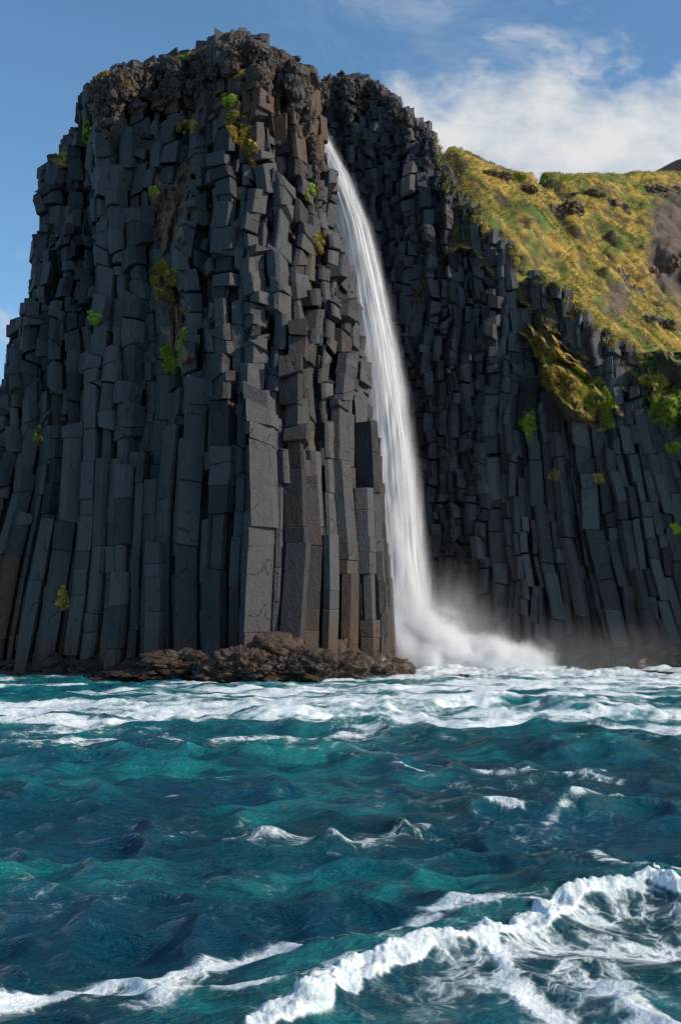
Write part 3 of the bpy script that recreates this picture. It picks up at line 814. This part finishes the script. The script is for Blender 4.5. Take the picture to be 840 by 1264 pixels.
patch(705, 486, 96, 26, 'golden grass fringe along the gully crossing the lower cliff', M_TUFTY, 24, n=700, rotd=38, length=.7)
patch(735, 488, 60, 34, 'green turf filling the gully crossing the lower cliff', M_TUFTG, 25, n=1100, rotd=50, lump=False)
patch(672, 428, 50, 26, 'sparse olive grass at the head of the gully on the lower cliff', M_TUFTY, 26, n=500, rotd=45, lump=False)
patch(820, 495, 44, 56, 'green turf spilling over the right end of the lower cliff', M_TUFTG, 27, n=900, lump=False)
patch(806, 470, 30, 14, 'golden tuft at the top of the turf on the right end of the lower cliff', M_TUFTY, 28, n=500)

# rock outcrops and bushes on the hillside
def outcrop(px, py, wpx, hpx, seed, label, warm=0.5):
    loc, nor, idx = hit(px, py, bvh_h)
    if loc is None: return
    k = loc.y / F
    Rr = random.Random(seed); B = Buf(); n = max(3, int(wpx / max(5, hpx * .45)))
    for q in range(n):
        u = (q + .5) / n - .5
        sx_ = wpx * k / n * Rr.uniform(.9, 1.6); sz_ = hpx * k * .5 * Rr.uniform(.5, .95)
        rock_into(B, (loc.x + u * wpx * k, loc.y + 0.4 + Rr.uniform(-.4, .4), loc.z + Rr.uniform(-.45, .05) * hpx * k), (sx_, max(1.0, sx_ * .7), sz_), seed + q * 1.3, warm + Rr.gauss(0, .1), Rr, sub=4, rough=.45, freq=1.6, blocky=.9)
    o = mesh_obj('rock_outcrop', B.v, B.f, M_BRN, None, tuple(loc), {'tint': B.tint, 'warm': B.warm})
    tag(o, label, 'rock outcrop', 'rock outcrops on the grassy hillside')
outcrop(692, 258, 44, 34, 3, 'large dark jagged outcrop high in the middle of the grassy hillside')
outcrop(612, 214, 26, 12, 9, 'small dark outcrop on the skyline shoulder above the grass slope')
outcrop(648, 232, 24, 12, 14, 'brown outcrop between the shoulder outcrop and the large jagged one')
outcrop(760, 250, 26, 26, 19, 'rounded dark outcrop right of the large jagged one')
outcrop(800, 234, 78, 14, 24, 'long dark rock band just under the grassy crest', .4)
outcrop(722, 238, 44, 10, 29, 'thin rock band under the crest left of the long dark band', .4)
outcrop(776, 352, 26, 60, 34, 'tall brown rock face in the hillside hollow', .8)
outcrop(752, 300, 12, 40, 39, 'narrow dark rock rib at the left of the hollow', .4)
outcrop(822, 330, 40, 46, 44, 'broad brown eroded rock at the right edge of the hillside', .9)
outcrop(812, 395, 34, 22, 49, 'low dark rock ledge under the broad eroded rock', .4)
for (px, py, wv, hv, sd, lb) in [(672, 214, 7, 9, 61, 'small dark bush standing alone on the grassy crest'), (641, 213, 16, 8, 62, 'low wide bush at the left end of the grassy crest'),
                             (700, 214, 14, 5, 63, 'flat bush on the crest right of the lone bush')]:
    patch(px, py + 6, wv, hv, lb, M_TUFTG, sd, n=160, name='bush', tree=bvh_h, up=1.3, length=.8, cat='bush', group='bushes on the grassy crest')

# ------------------------------------------------------------------ sea
def crest_pts(lst): return np.array([[at_ground(px, py)[0], at_ground(px, py)[1]] for px, py in lst])
def at_ground(px, py, z=0.0):
    a = (px - CX) / F; u = (CY - py) / F
    dz = sp + u * cp; dy = cp - u * sp
    t = (z - CAMH) / dz
    return a * t, dy * t
th1 = np.linspace(-24, 24, 760); th2 = np.linspace(24, 336, 120)[1:-1]
TH = np.radians(np.concatenate([th1, th2])); 
rr = 9.0 * np.exp(np.linspace(0, math.log(4000 / 9.0), 1150)) 
rr = np.concatenate([[0.0, 3.0, 5.0, 7.0, 8.0], rr])
# denser rings in the first 140 m
r_near = 8.2 * np.exp(np.linspace(0, math.log(150 / 8.2), 1050)); r_far = 150 * np.exp(np.linspace(0, math.log(5000 / 150), 60))[1:]
rr = np.concatenate([[0.01, 3.0, 6.0, 7.4], r_near, r_far])
TT, RR = np.meshgrid(TH, rr, indexing='ij')
SX = RR * np.sin(TT); SY = RR * np.cos(TT)
RW = np.random.RandomState(19)
Z = np.zeros_like(SX); DX = np.zeros_like(SX); DY = np.zeros_like(SX)
main = math.radians(258)       # swell runs towards the camera, a little to the left
lams = np.concatenate([np.array([17.0, 12.5, 9.5, 7.8]), 6.5 * (0.3 / 6.5) ** np.linspace(0, 1, 64)])
sp_loc = RR * 0.006
for i, lam in enumerate(lams):
    sprd = 0.28 if lam > 7 else (0.65 if lam > 2 else 0.95)
    a_ = main + RW.normal(0, sprd); k = 2 * math.pi / lam
    amp = 0.030 * lam ** 0.92 * RW.uniform(0.5, 1.2) if lam < 7 else 0.012 * lam
    if 1.8 < lam < 7: amp *= 0.60
    if lam < 3.2: amp *= 1.45
    if lam < 1.3: amp *= 1.35
    ph = k * (SX * math.cos(a_) + SY * math.sin(a_)) + RW.uniform(0, 6.28)
    ph = ph + 1.3 * vnoise(SX / (lam * 3.1), SY / (lam * 3.1), 40 + i) 
    grp = 0.55 + 0.6 * np.clip(vnoise(SX / (lam * 2.3) + 9, SY / (lam * 2.3), 80 + i) + 0.4, 0, 1.4)
    att = amp * grp * np.clip(1.5 - sp_loc * 5 / lam, 0, 1) * 0.42
    Z += att * np.cos(ph); q = 0.95 * att * np.sin(ph)
    DX -= q * math.cos(a_); DY -= q * math.sin(a_)

def curve_field(pts):
    """signed distance to polyline (positive = camera side), and progress along it"""
    best = np.full(SX.shape, 1e9); sgn = np.zeros_like(SX); prog = np.zeros_like(SX); acc = 0
    for a, b in zip(pts[:-1], pts[1:]):
        d = b - a; L = np.hypot(*d); t = np.clip(((SX - a[0]) * d[0] + (SY - a[1]) * d[1]) / L ** 2, 0, 1)
        ex = SX - (a[0] + d[0] * t); ey = SY - (a[1] + d[1] * t); dd = np.hypot(ex, ey)
        s_ = np.sign(ex * d[1] - ey * d[0])
        m_ = dd < best; best = np.where(m_, dd, best); sgn = np.where(m_, s_, sgn); prog = np.where(m_, acc + t * L, prog); acc += L
    return best * sgn, prog, acc
FOAM = np.zeros_like(SX); TURQ = np.zeros_like(SX)
def at_sea_pts(l): return crest_pts(l)
wob = 0.35 * fbm(SX * 0.9, SY * 0.9, 3, 5)
rough_f = fbm(SX * 5.5, SY * 5.5, 4, 60, 0.62)
billow = 1 - np.abs(fbm(SX * 2.6, SY * 2.6, 4, 66, 0.55))
# the breaking crest in the lower right
d, pr, Lc = curve_field(at_sea_pts([(240, 1330), (320, 1262), (420, 1215), (520, 1185), (600, 1158), (700, 1130), (760, 1108), (800, 1100), (850, 1120), (930, 1128)]))
d = d + wob * 0.5
nearc = np.exp(-(np.minimum(np.abs(d), 20) / 1.6) ** 2) * sstep(pr, -1, 1.6)
Z *= 1 - 0.65 * nearc; DX *= 1 - 0.65 * nearc; DY *= 1 - 0.65 * nearc
ends = sstep(pr, 0.0, 1.6)
prof = np.where(d > 0, np.exp(-(d / 0.38) ** 2), np.exp(-(d / 0.9) ** 2))
Z += ends * prof * (0.19 + 0.04 * billow)
cf = np.where(d > 0, sstep(-d, -0.34, -0.16), sstep(d, -0.14, 0.0)) * ends
Z += cf * (0.05 * billow + 0.016 * rough_f)
FOAM = np.maximum(FOAM, cf * 1.42)
trail = np.where(d > 0, np.exp(-(np.maximum(d, 0) / 3.2)), 0) * sstep(SX + 0.2 * SY, 1.0, 4.0) * (SY < 20) 
FOAM = np.maximum(FOAM, trail * 0.64)
FOAM = np.maximum(FOAM, np.where(d < 0, np.exp(d / 0.7), 0) * 0.50 * ends)
TURQ = np.maximum(TURQ, np.where(d < 0, np.exp(-((d + 0.5) / 0.5) ** 2), 0) * 0.7 * ends)
# lacy foam lines
for lst, wd, st in [([(-40, 1262), (60, 1235), (150, 1205), (240, 1190)], 0.2, 1.0), ([(150, 1230), (230, 1195), (330, 1165), (450, 1150), (560, 1118), (640, 1122)], 0.30, 0.88),
                    ([(170, 1250), (240, 1215), (330, 1225), (420, 1205)], 0.28, 0.85), ([(600, 1160), (620, 1215), (690, 1250), (760, 1290)], 0.2, 0.95), ([(700, 1180), (760, 1230), (850, 1270)], 0.35, 0.9),
                    ([(640, 1170), (740, 1160), (860, 1150)], 0.3, 0.72), ([(740, 1060), (800, 1085), (860, 1075)], .4, .7),
                    ([(480, 952), (560, 955), (660, 962), (760, 966)], 0.35, 0.62), ([(640, 1025), (700, 1012), (760, 1003), (850, 1006)], 0.2, 0.55), ([(700, 1003), (770, 996), (800, 1006)], 0.2, 0.55), ([(410, 1052), (480, 1040), (560, 1020)], 0.5, 0.5),
                    ([(0, 915), (150, 912), (300, 915), (480, 905)], 1.2, 0.72), ([(280, 1045), (350, 1035), (430, 1048)], 0.35, 0.62), ([(610, 1008), (628, 1010)], .25, .9), ([(725, 957), (745, 962)], .3, .9), ([(200, 985), (212, 986)], .15, .8), ([(130, 978), (150, 985)], .2, .7)]:
    dd, pp, LL = curve_field(at_sea_pts(lst)); dd = dd + wob * wd * 1.3
    e_ = sstep(pp, 0, 0.5) * sstep(LL - pp, 0, 0.5) if LL > 1.5 else 1.0
    FOAM = np.maximum(FOAM, st * np.exp(-(dd / wd) ** 2) * (0.75 + 0.25 * e_))
# rolling swell crests further out
for lst, hh, wd, fm in [([(250, 892), (420, 886), (560, 874), (660, 872), (760, 884), (900, 888)], 0.42, 2.2, 0.31), ([(-60, 945), (120, 938), (260, 940), (330, 952)], 0.40, 1.1, 0.12), ([(250, 940), (420, 942), (520, 958)], 0.45, 1.0, 0.3),
                        ([(-60, 1000), (90, 992), (200, 1010)], 0.35, 0.8, 0.1), ([(560, 1025), (700, 1010), (900, 1008)], 0.3, 0.7, 0.05), ([(200, 1060), (330, 1040), (520, 1060)], .28, .7, .05), ([(600, 935), (720, 930), (900, 935)], .4, 1.2, .2)]:
    dd, pp, LL = curve_field(at_sea_pts(lst)); dd = dd + wob * wd
    e_ = sstep(pp, 0, 3.5) * sstep(LL - pp, 0, 3.5)
    Z += hh * e_ * np.where(dd > 0, np.exp(-(dd / (wd * .6)) ** 2), np.exp(-(dd / (wd * 1.5)) ** 2))
    TURQ = np.maximum(TURQ, e_ * np.exp(-((dd - wd * .3) / (wd * .6)) ** 2) * (0.95 if fm > .3 else .45)); FOAM = np.maximum(FOAM, e_ * fm * np.exp(-(dd / wd) ** 2))
# surf zone in front of the cliffs
spx = CX + F * SX / np.maximum(SY, 1)
band = sstep(SY + 5 * fbm(SX * .08, SY * .08, 3, 50), 27, 50)
streaks = fbm(SX * 0.10 + 0.3 * fbm(SX * .2, SY * .2, 2, 3), SY * 0.34, 5, 51, 0.6)
mz = 0.52 + 0.62 * streaks + 0.18 * sstep(spx, 350, 650)
calm = 0.34 * np.exp(-((SY - 80) / 8) ** 2) * sstep(-spx, -520, -440)
FOAM = np.maximum(FOAM, band * (mz + 0.12 - calm) * (SY < 135))
fallz = np.exp(-(((SX - 9) / 11) ** 2 + ((SY - 108) / 13) ** 2)); FOAM = np.maximum(FOAM, fallz * 1.3)
nearcliff = sstep(SY, 84, 97) * sstep(spx, 490, 540) * (SY < 140); FOAM = np.maximum(FOAM, nearcliff * (0.95 + 0.2 * streaks))
TURQ = np.maximum(TURQ, band * 0.55); 
TURQ = np.maximum(TURQ, 0.55 * sstep(fbm(SX * .25, SY * .35, 4, 71), 0.25, 0.8))
Z += band * (SY < 140) * 0.18 * fbm(SX * .35, SY * .55, 4, 55, .6)
surge = nearcliff * (0.35 * np.clip(fbm(SX * .3, SY * .3, 4, 56) + .3, 0, 2)); Z += surge
# small whitecaps where the sea peaks
cap = sstep(Z + 0.05 * rough_f, 0.36, 0.62); FOAM = np.maximum(FOAM, cap * 0.45 * (RR < 90))
FOAM = np.maximum(FOAM, 0.18 * (0.5 + fbm(SX * .3, SY * .4, 3, 90)) * (RR < 150))
Z += 0.008 * rough_f * sstep(FOAM, 0.6, 1.0)
TURQ = np.maximum(TURQ, 0.75 * sstep(Z, 0.12, 0.55))  # light glowing through the wave tops, painted in as turquoise by height
VS = np.stack([SX + DX * (RR > 2), SY + DY * (RR > 2), Z], -1)

ms, g = new_mat('sea_water')
pos = g.n('ShaderNodeNewGeometry').outputs['Position']
foam = g.attr('foam').outputs['Fac']; tq = g.attr('turquoise').outputs['Fac']
spz = g.n('ShaderNodeSeparateXYZ', None, Vector=pos)
farf = g.mr(spz.outputs[1], 25.0, 60.0)
pw = g.vadd(pos, g.vmul(g.n('ShaderNodeTexNoise', None, Vector=pos, Scale=1.1, Detail=4.0).outputs['Color'], (1.7, 1.7, 0.0)))
vo = g.n('ShaderNodeTexVoronoi', {'feature': 'DISTANCE_TO_EDGE'}, Vector=g.vmul(pw, (1.0, 1.25, 0.0)), Scale=1.5).outputs['Distance']
vo2 = g.n('ShaderNodeTexVoronoi', {'feature': 'DISTANCE_TO_EDGE'}, Vector=g.vmul(pw, (1.0, 1.3, 0.0)), Scale=4.2).outputs['Distance']
fn = g.noise(pos, 2.0, 8, 0.65); fnn = g.noise(pos, 14.0, 5, 0.65)
vo3 = g.m('MULTIPLY', g.noise(g.vmul(pos, (0.22, 0.75, 0.4)), 1.0, 8, 0.62, 0.6), 0.85)
lace = g.m('ADD', g.m('MULTIPLY', vo, 1.0), g.m('MULTIPLY', vo2, 0.8))
lace = g.m('ADD', g.m('MULTIPLY', lace, g.m('SUBTRACT', 1.0, farf)), g.m('MULTIPLY', vo3, farf))
lace = g.m('ADD', lace, g.m('MULTIPLY', g.m('SUBTRACT', fn, 0.5), 1.3))
fmask = g.mr(g.m('SUBTRACT', g.m('MULTIPLY', foam, 1.05), g.m('ADD', lace, 0.32)), -0.10, 0.30, 0.0, 0.95)
thin = g.mr(g.m('SUBTRACT', foam, g.m('MULTIPLY', lace, 0.9)), 0.0, 0.6, 0.0, 0.35)
c = g.mix(g.m('MULTIPLY', tq, g.mr(g.noise(g.vmul(pos, (0.6, 1.2, 1)), 0.9, 6, 0.65, 0.5), 0.32, 0.66)), (0.002, 0.046, 0.064), (0.016, 0.350, 0.330))
c = g.mix(g.mr(g.noise(g.vmul(pos, (1, 1.6, 1)), 0.18, 4, 0.6), 0.35, 0.7, 0, 0.6), c, (0.003, 0.066, 0.125))
c = g.mix(thin, c, (0.22, 0.42, 0.43))
c = g.mix(g.m('MULTIPLY', farf, g.mr(foam, 0.35, 0.9, 0.0, 0.70)), c, (0.36, 0.53, 0.55))
rip = g.m('ADD', g.noise(g.vmul(pos, (0.9, 1.9, 1)), 1.9, 8, 0.64, 0.6), g.m('MULTIPLY', g.noise(g.vmul(pos, (1, 1.8, 1)), 8.0, 5, 0.62, 0.5), 0.30))
rid_ = g.m('ABSOLUTE', g.m('SUBTRACT', g.noise(g.vmul(pos, (0.8, 2.0, 1)), 3.4, 4, 0.55, 0.8), 0.5))
wh = g.n('ShaderNodeBump', None, Strength=1.0, Distance=0.20, Height=g.m('SUBTRACT', rip, g.m('MULTIPLY', rid_, 0.9))).outputs[0]
water = g.n('ShaderNodeBsdfPrincipled', None, Base_Color=c, Roughness=0.05, IOR=1.333, Normal=wh, Specular_IOR_Level=0.5)
fb = g.n('ShaderNodeBump', None, Strength=0.7, Distance=0.12, Height=g.m('ADD', g.m('MULTIPLY', fmask, 0.5), g.m('MULTIPLY', fnn, 0.35))).outputs[0]
fcol = g.mix(g.mr(g.m('ADD', g.m('MULTIPLY', fn, 0.5), g.m('MULTIPLY', fnn, 0.5)), 0.36, 0.6), (0.45, 0.56, 0.58), (0.84, 0.86, 0.87))
fo = g.n('ShaderNodeBsdfPrincipled', None, Base_Color=fcol, Roughness=0.7, Normal=fb, Specular_IOR_Level=0.2)
mx = g.n('ShaderNodeMixShader', None, Fac=fmask); g.link(water.outputs[0], mx.inputs[1]); g.link(fo.outputs[0], mx.inputs[2])
g.n('ShaderNodeOutputMaterial', None, Surface=mx.outputs[0])
VS2 = VS.transpose(1, 0, 2)
sea = grid_obj('sea', VS2, ms, None, (0, 0, 0), {'foam': FOAM.T, 'turquoise': TURQ.T}, wrap=True)
tag(sea, 'choppy teal sea streaked with white foam', kind='structure')

# ------------------------------------------------------------------ waterfall
WF = [(153, 389, 8, 126.0), (180, 399, 12, 124.5), (216, 414, 18, 122.5), (280, 434, 24, 120.5), (344, 448, 27, 118.8), (405, 458, 30, 117.5), (480, 470, 33, 116.5), (560, 480, 33, 115.5), (640, 485, 37, 114.8), (700, 488, 41, 114.2), (780, 492, 47, 113.6), (842, 494, 52, 113)]
wp = [(*at(px, py, Y), wd * 0.92 * Y / F) for py, px, wd, Y in WF]
wz = np.array([p[2] for p in wp])[::-1]; wx = np.array([p[0] for p in wp])[::-1]; wy = np.array([p[1] for p in wp])[::-1]; ww = np.array([p[3] for p in wp])[::-1]
zt_, zb_ = wz[-1], -0.5
def wf_at(z): return np.interp(z, wz, wx), np.interp(z, wz, wy), np.interp(z, wz, ww)
WFR = empty('waterfall', (float(wx[0]), float(wy[0]), 0)); tag(WFR, 'slender white waterfall plunging between the two basalt cliffs into the sea', 'waterfall')
WB = (float(wx[0]), float(wy[0]), 0)
mw, g = new_mat('falling_water')
uv = g.attr('along').outputs['Fac']; ac = g.attr('across').outputs['Fac']; core_ = g.attr('core').outputs['Fac']; lay = g.attr('layer').outputs['Fac']
vec = g.n('ShaderNodeCombineXYZ', None, X=g.m('MULTIPLY', ac, 5.0), Y=g.m('MULTIPLY', uv, 0.14), Z=lay).outputs[0]
s1 = g.noise(vec, 1.6, 6, 0.6, 0.25); s2 = g.noise(g.vmul(vec, (1, 3, 1)), 4.0, 4, 0.6, 0.3)
al = g.mr(g.m('ADD', g.m('ADD', g.m('MULTIPLY', s1, 1.1), g.m('MULTIPLY', s2, 0.35)), g.m('MULTIPLY', core_, 0.85)), 0.50, 1.0)
al = g.m('MULTIPLY', al, g.mr(core_, 0.0, 0.25))
df = g.n('ShaderNodeBsdfDiffuse', None, Color=(0.97, 0.97, 0.97, 1)); tl = g.n('ShaderNodeBsdfTranslucent', None, Color=(0.97, 0.97, 0.97, 1))
mm = g.n('ShaderNodeMixShader', None, Fac=0.45); g.link(df.outputs[0], mm.inputs[1]); g.link(tl.outputs[0], mm.inputs[2])
tp = g.n('ShaderNodeBsdfTransparent'); mz_ = g.n('ShaderNodeMixShader', None, Fac=al); g.link(tp.outputs[0], mz_.inputs[1]); g.link(mm.outputs[0], mz_.inputs[2])
g.n('ShaderNodeOutputMaterial', None, Surface=mz_.outputs[0])
# wavy sheets of water one behind the other, each curved across its width
for li in range(5):
    n, m = 260, 61
    zz = np.linspace(zt_, zb_, n)[:, None]; aa = np.linspace(-1, 1, m)[None, :]
    x, y, wd = wf_at(zz)
    fall = (zt_ - zz)
    sc = 0.62 + 0.14 * li + 0.0 * fall
    X = x + aa * wd * sc + 0.10 * vnoise(zz * 0.25, aa * 0 + li, 3 + li) * np.minimum(1, fall / 10)
    Yv = y + (li - 2) * 0.32 + 0.55 * aa ** 2 * (1 if li < 3 else -1) + 0.18 * fbm(aa * 4 + li * 5, zz * 0.10, 3, li) + 0.30 * fbm(aa * 11 + li * 3, zz * 0.07, 2, li + 20) 
    core = (1 - np.abs(aa) ** (1.4)) * (1 - 0.10 * li) + 0 * zz
    core = core * (1 - 0.25 * sstep(fall, 20, 60))
    grid_obj('water_sheet', np.stack([X, Yv, zz + 0 * aa], -1), mw, WFR, WB, {'along': fall + 0 * aa, 'across': aa * (1 + fall * 0.02) + 0 * zz, 'core': core, 'layer': 0 * X + li * 3.3})

# drifting veil of droplets round the fall and spray where it lands (true volumes)
def vol_mat(name, build, step=0.25):
    m, g = new_mat(name)
    d = build(g)
    v = g.n('ShaderNodeVolumePrincipled', None, Color=(0.97, 0.98, 1.0, 1), Density=d, Anisotropy=0.0)
    g.n('ShaderNodeOutputMaterial', None, Volume=v.outputs[0])
    try: m.cycles.volume_step_rate = step
    except Exception: pass
    return m
def ell(name, c, r, mat, label, cat=None, kind=None, parent=None):
    import bmesh
    bm = bmesh.new(); bmesh.ops.create_icosphere(bm, subdivisions=4, radius=1.0)
    me = bpy.data.meshes.new(name); bm.to_mesh(me); bm.free(); me.materials.append(mat)
    o = bpy.data.objects.new(name, me); COL.objects.link(o); o.scale = r
    o.location = c
    tag(o, label, cat, kind=kind); return o
def spray_density(k, ns, lo, hi, off):
    def f(g):
        p = g.n('ShaderNodeTexCoord').outputs['Object']; pos = g.n('ShaderNodeNewGeometry').outputs['Position']
        r = g.n('ShaderNodeVectorMath', {'operation': 'LENGTH'}, i0=p).outputs['Value']
        fall = g.mr(r, 0.0, 1.0, 1.0, 0.0)
        nn = g.noise(g.vadd(pos, off), ns, 5, 0.6, 0.3)
        q = g.m('ADD', fall, g.m('MULTIPLY', g.m('SUBTRACT', nn, 0.5), 1.3))
        return g.m('MULTIPLY', g.m('MULTIPLY', g.mr(q, lo, hi), fall), k)
    return f
M_SPRAY = vol_mat('spray', spray_density(16.0, 0.38, 0.02, 1.1, (0, 0, 0)))
M_MIST = vol_mat('mist', spray_density(0.025, 0.18, 0.05, 0.9, (5, 2, 1)), 0.3)
ell('spray', (7.6, 110.0, 0.2), (8.5, 5.0, 8.5), M_SPRAY, 'dense white spray boiling up at the foot of the waterfall', 'spray', 'stuff')
ell('spray', (14.8, 110.0, -0.4), (9.5, 4.5, 5.6), M_SPRAY, 'lower bank of white spray drifting right of the waterfall foot', 'spray', 'stuff')
ell('mist', (10.5, 110.5, 3.0), (10, 5.5, 11), vol_mat('drifting_mist', spray_density(0.16, 0.22, 0.0, 1.0, (2, 7, 1))), 'soft mist rising round the foot of the waterfall', 'mist', 'stuff')
ell('mist', (24, 110, 1.0), (26, 6, 7.0), M_MIST, 'thin mist hanging along the foot of the lower cliff', 'mist', 'stuff')
# veil following the fall
def veil_density(g):
    pos = g.n('ShaderNodeNewGeometry').outputs['Position']; s_ = g.n('ShaderNodeSeparateXYZ', None, Vector=pos)
    def curve(tab_z, tab_v, vmin, vmax):
        cr = g.t.nodes.new('ShaderNodeFloatCurve'); cm = cr.mapping.curves[0]
        zn = g.m('DIVIDE', s_.outputs[2], float(zt_), clamp=True); g.link(zn, cr.inputs['Value'])
        pts = [(z / zt_, (v - vmin) / (vmax - vmin)) for z, v in zip(tab_z, tab_v) if z >= 0]
        while len(cm.points) < len(pts): cm.points.new(0.5, 0.5)
        for p_, q in zip(cm.points, pts): p_.location = q; p_.handle_type = 'VECTOR'
        cr.mapping.update()
        return g.m('ADD', g.m('MULTIPLY', cr.outputs[0], vmax - vmin), vmin)
    xc = curve(wz, wx, -4.0, 10.0); wc = curve(wz, ww, 0.0, 6.0)
    dx = g.m('DIVIDE', g.m('SUBTRACT', s_.outputs[0], xc), g.m('ADD', g.m('MULTIPLY', wc, 0.95), 0.4))
    dx = g.m('ADD', dx, -0.12)
    fall = g.mr(g.m('ABSOLUTE', dx), 0.0, 1.1, 1.0, 0.0)
    nn = g.noise(g.vmul(pos, (1.2, 1.2, 0.13)), 1.0, 4, 0.6, 0.5)
    low = g.mr(s_.outputs[2], 5.0, 50.0, 1.0, 0.25)
    return g.m('MULTIPLY', g.m('MULTIPLY', fall, g.mr(nn, 0.35, 0.7)), g.m('MULTIPLY', low, 3.0))
M_VEIL = vol_mat('veil', veil_density, 0.05)
n, m = 60, 20
zz = np.linspace(zt_ + 0.3, 0.2, n)[:, None]; an = np.linspace(0, 2 * math.pi, m, endpoint=False)[None, :]
x, y, wd = wf_at(zz)
V = np.stack([x + np.cos(an) * (wd * 1.15 + 0.5) + 0.12 * wd, y + np.sin(an) * (0.8 + 0.25 * wd), zz + 0 * an], -1)
ov = grid_obj('veil', V, M_VEIL, WFR, WB, wrap=True)
import bmesh
bm = bmesh.new(); bm.from_mesh(ov.data)
bmesh.ops.holes_fill(bm, edges=[e for e in bm.edges if e.is_boundary]); bmesh.ops.recalc_face_normals(bm, faces=bm.faces); bm.to_mesh(ov.data); bm.free()
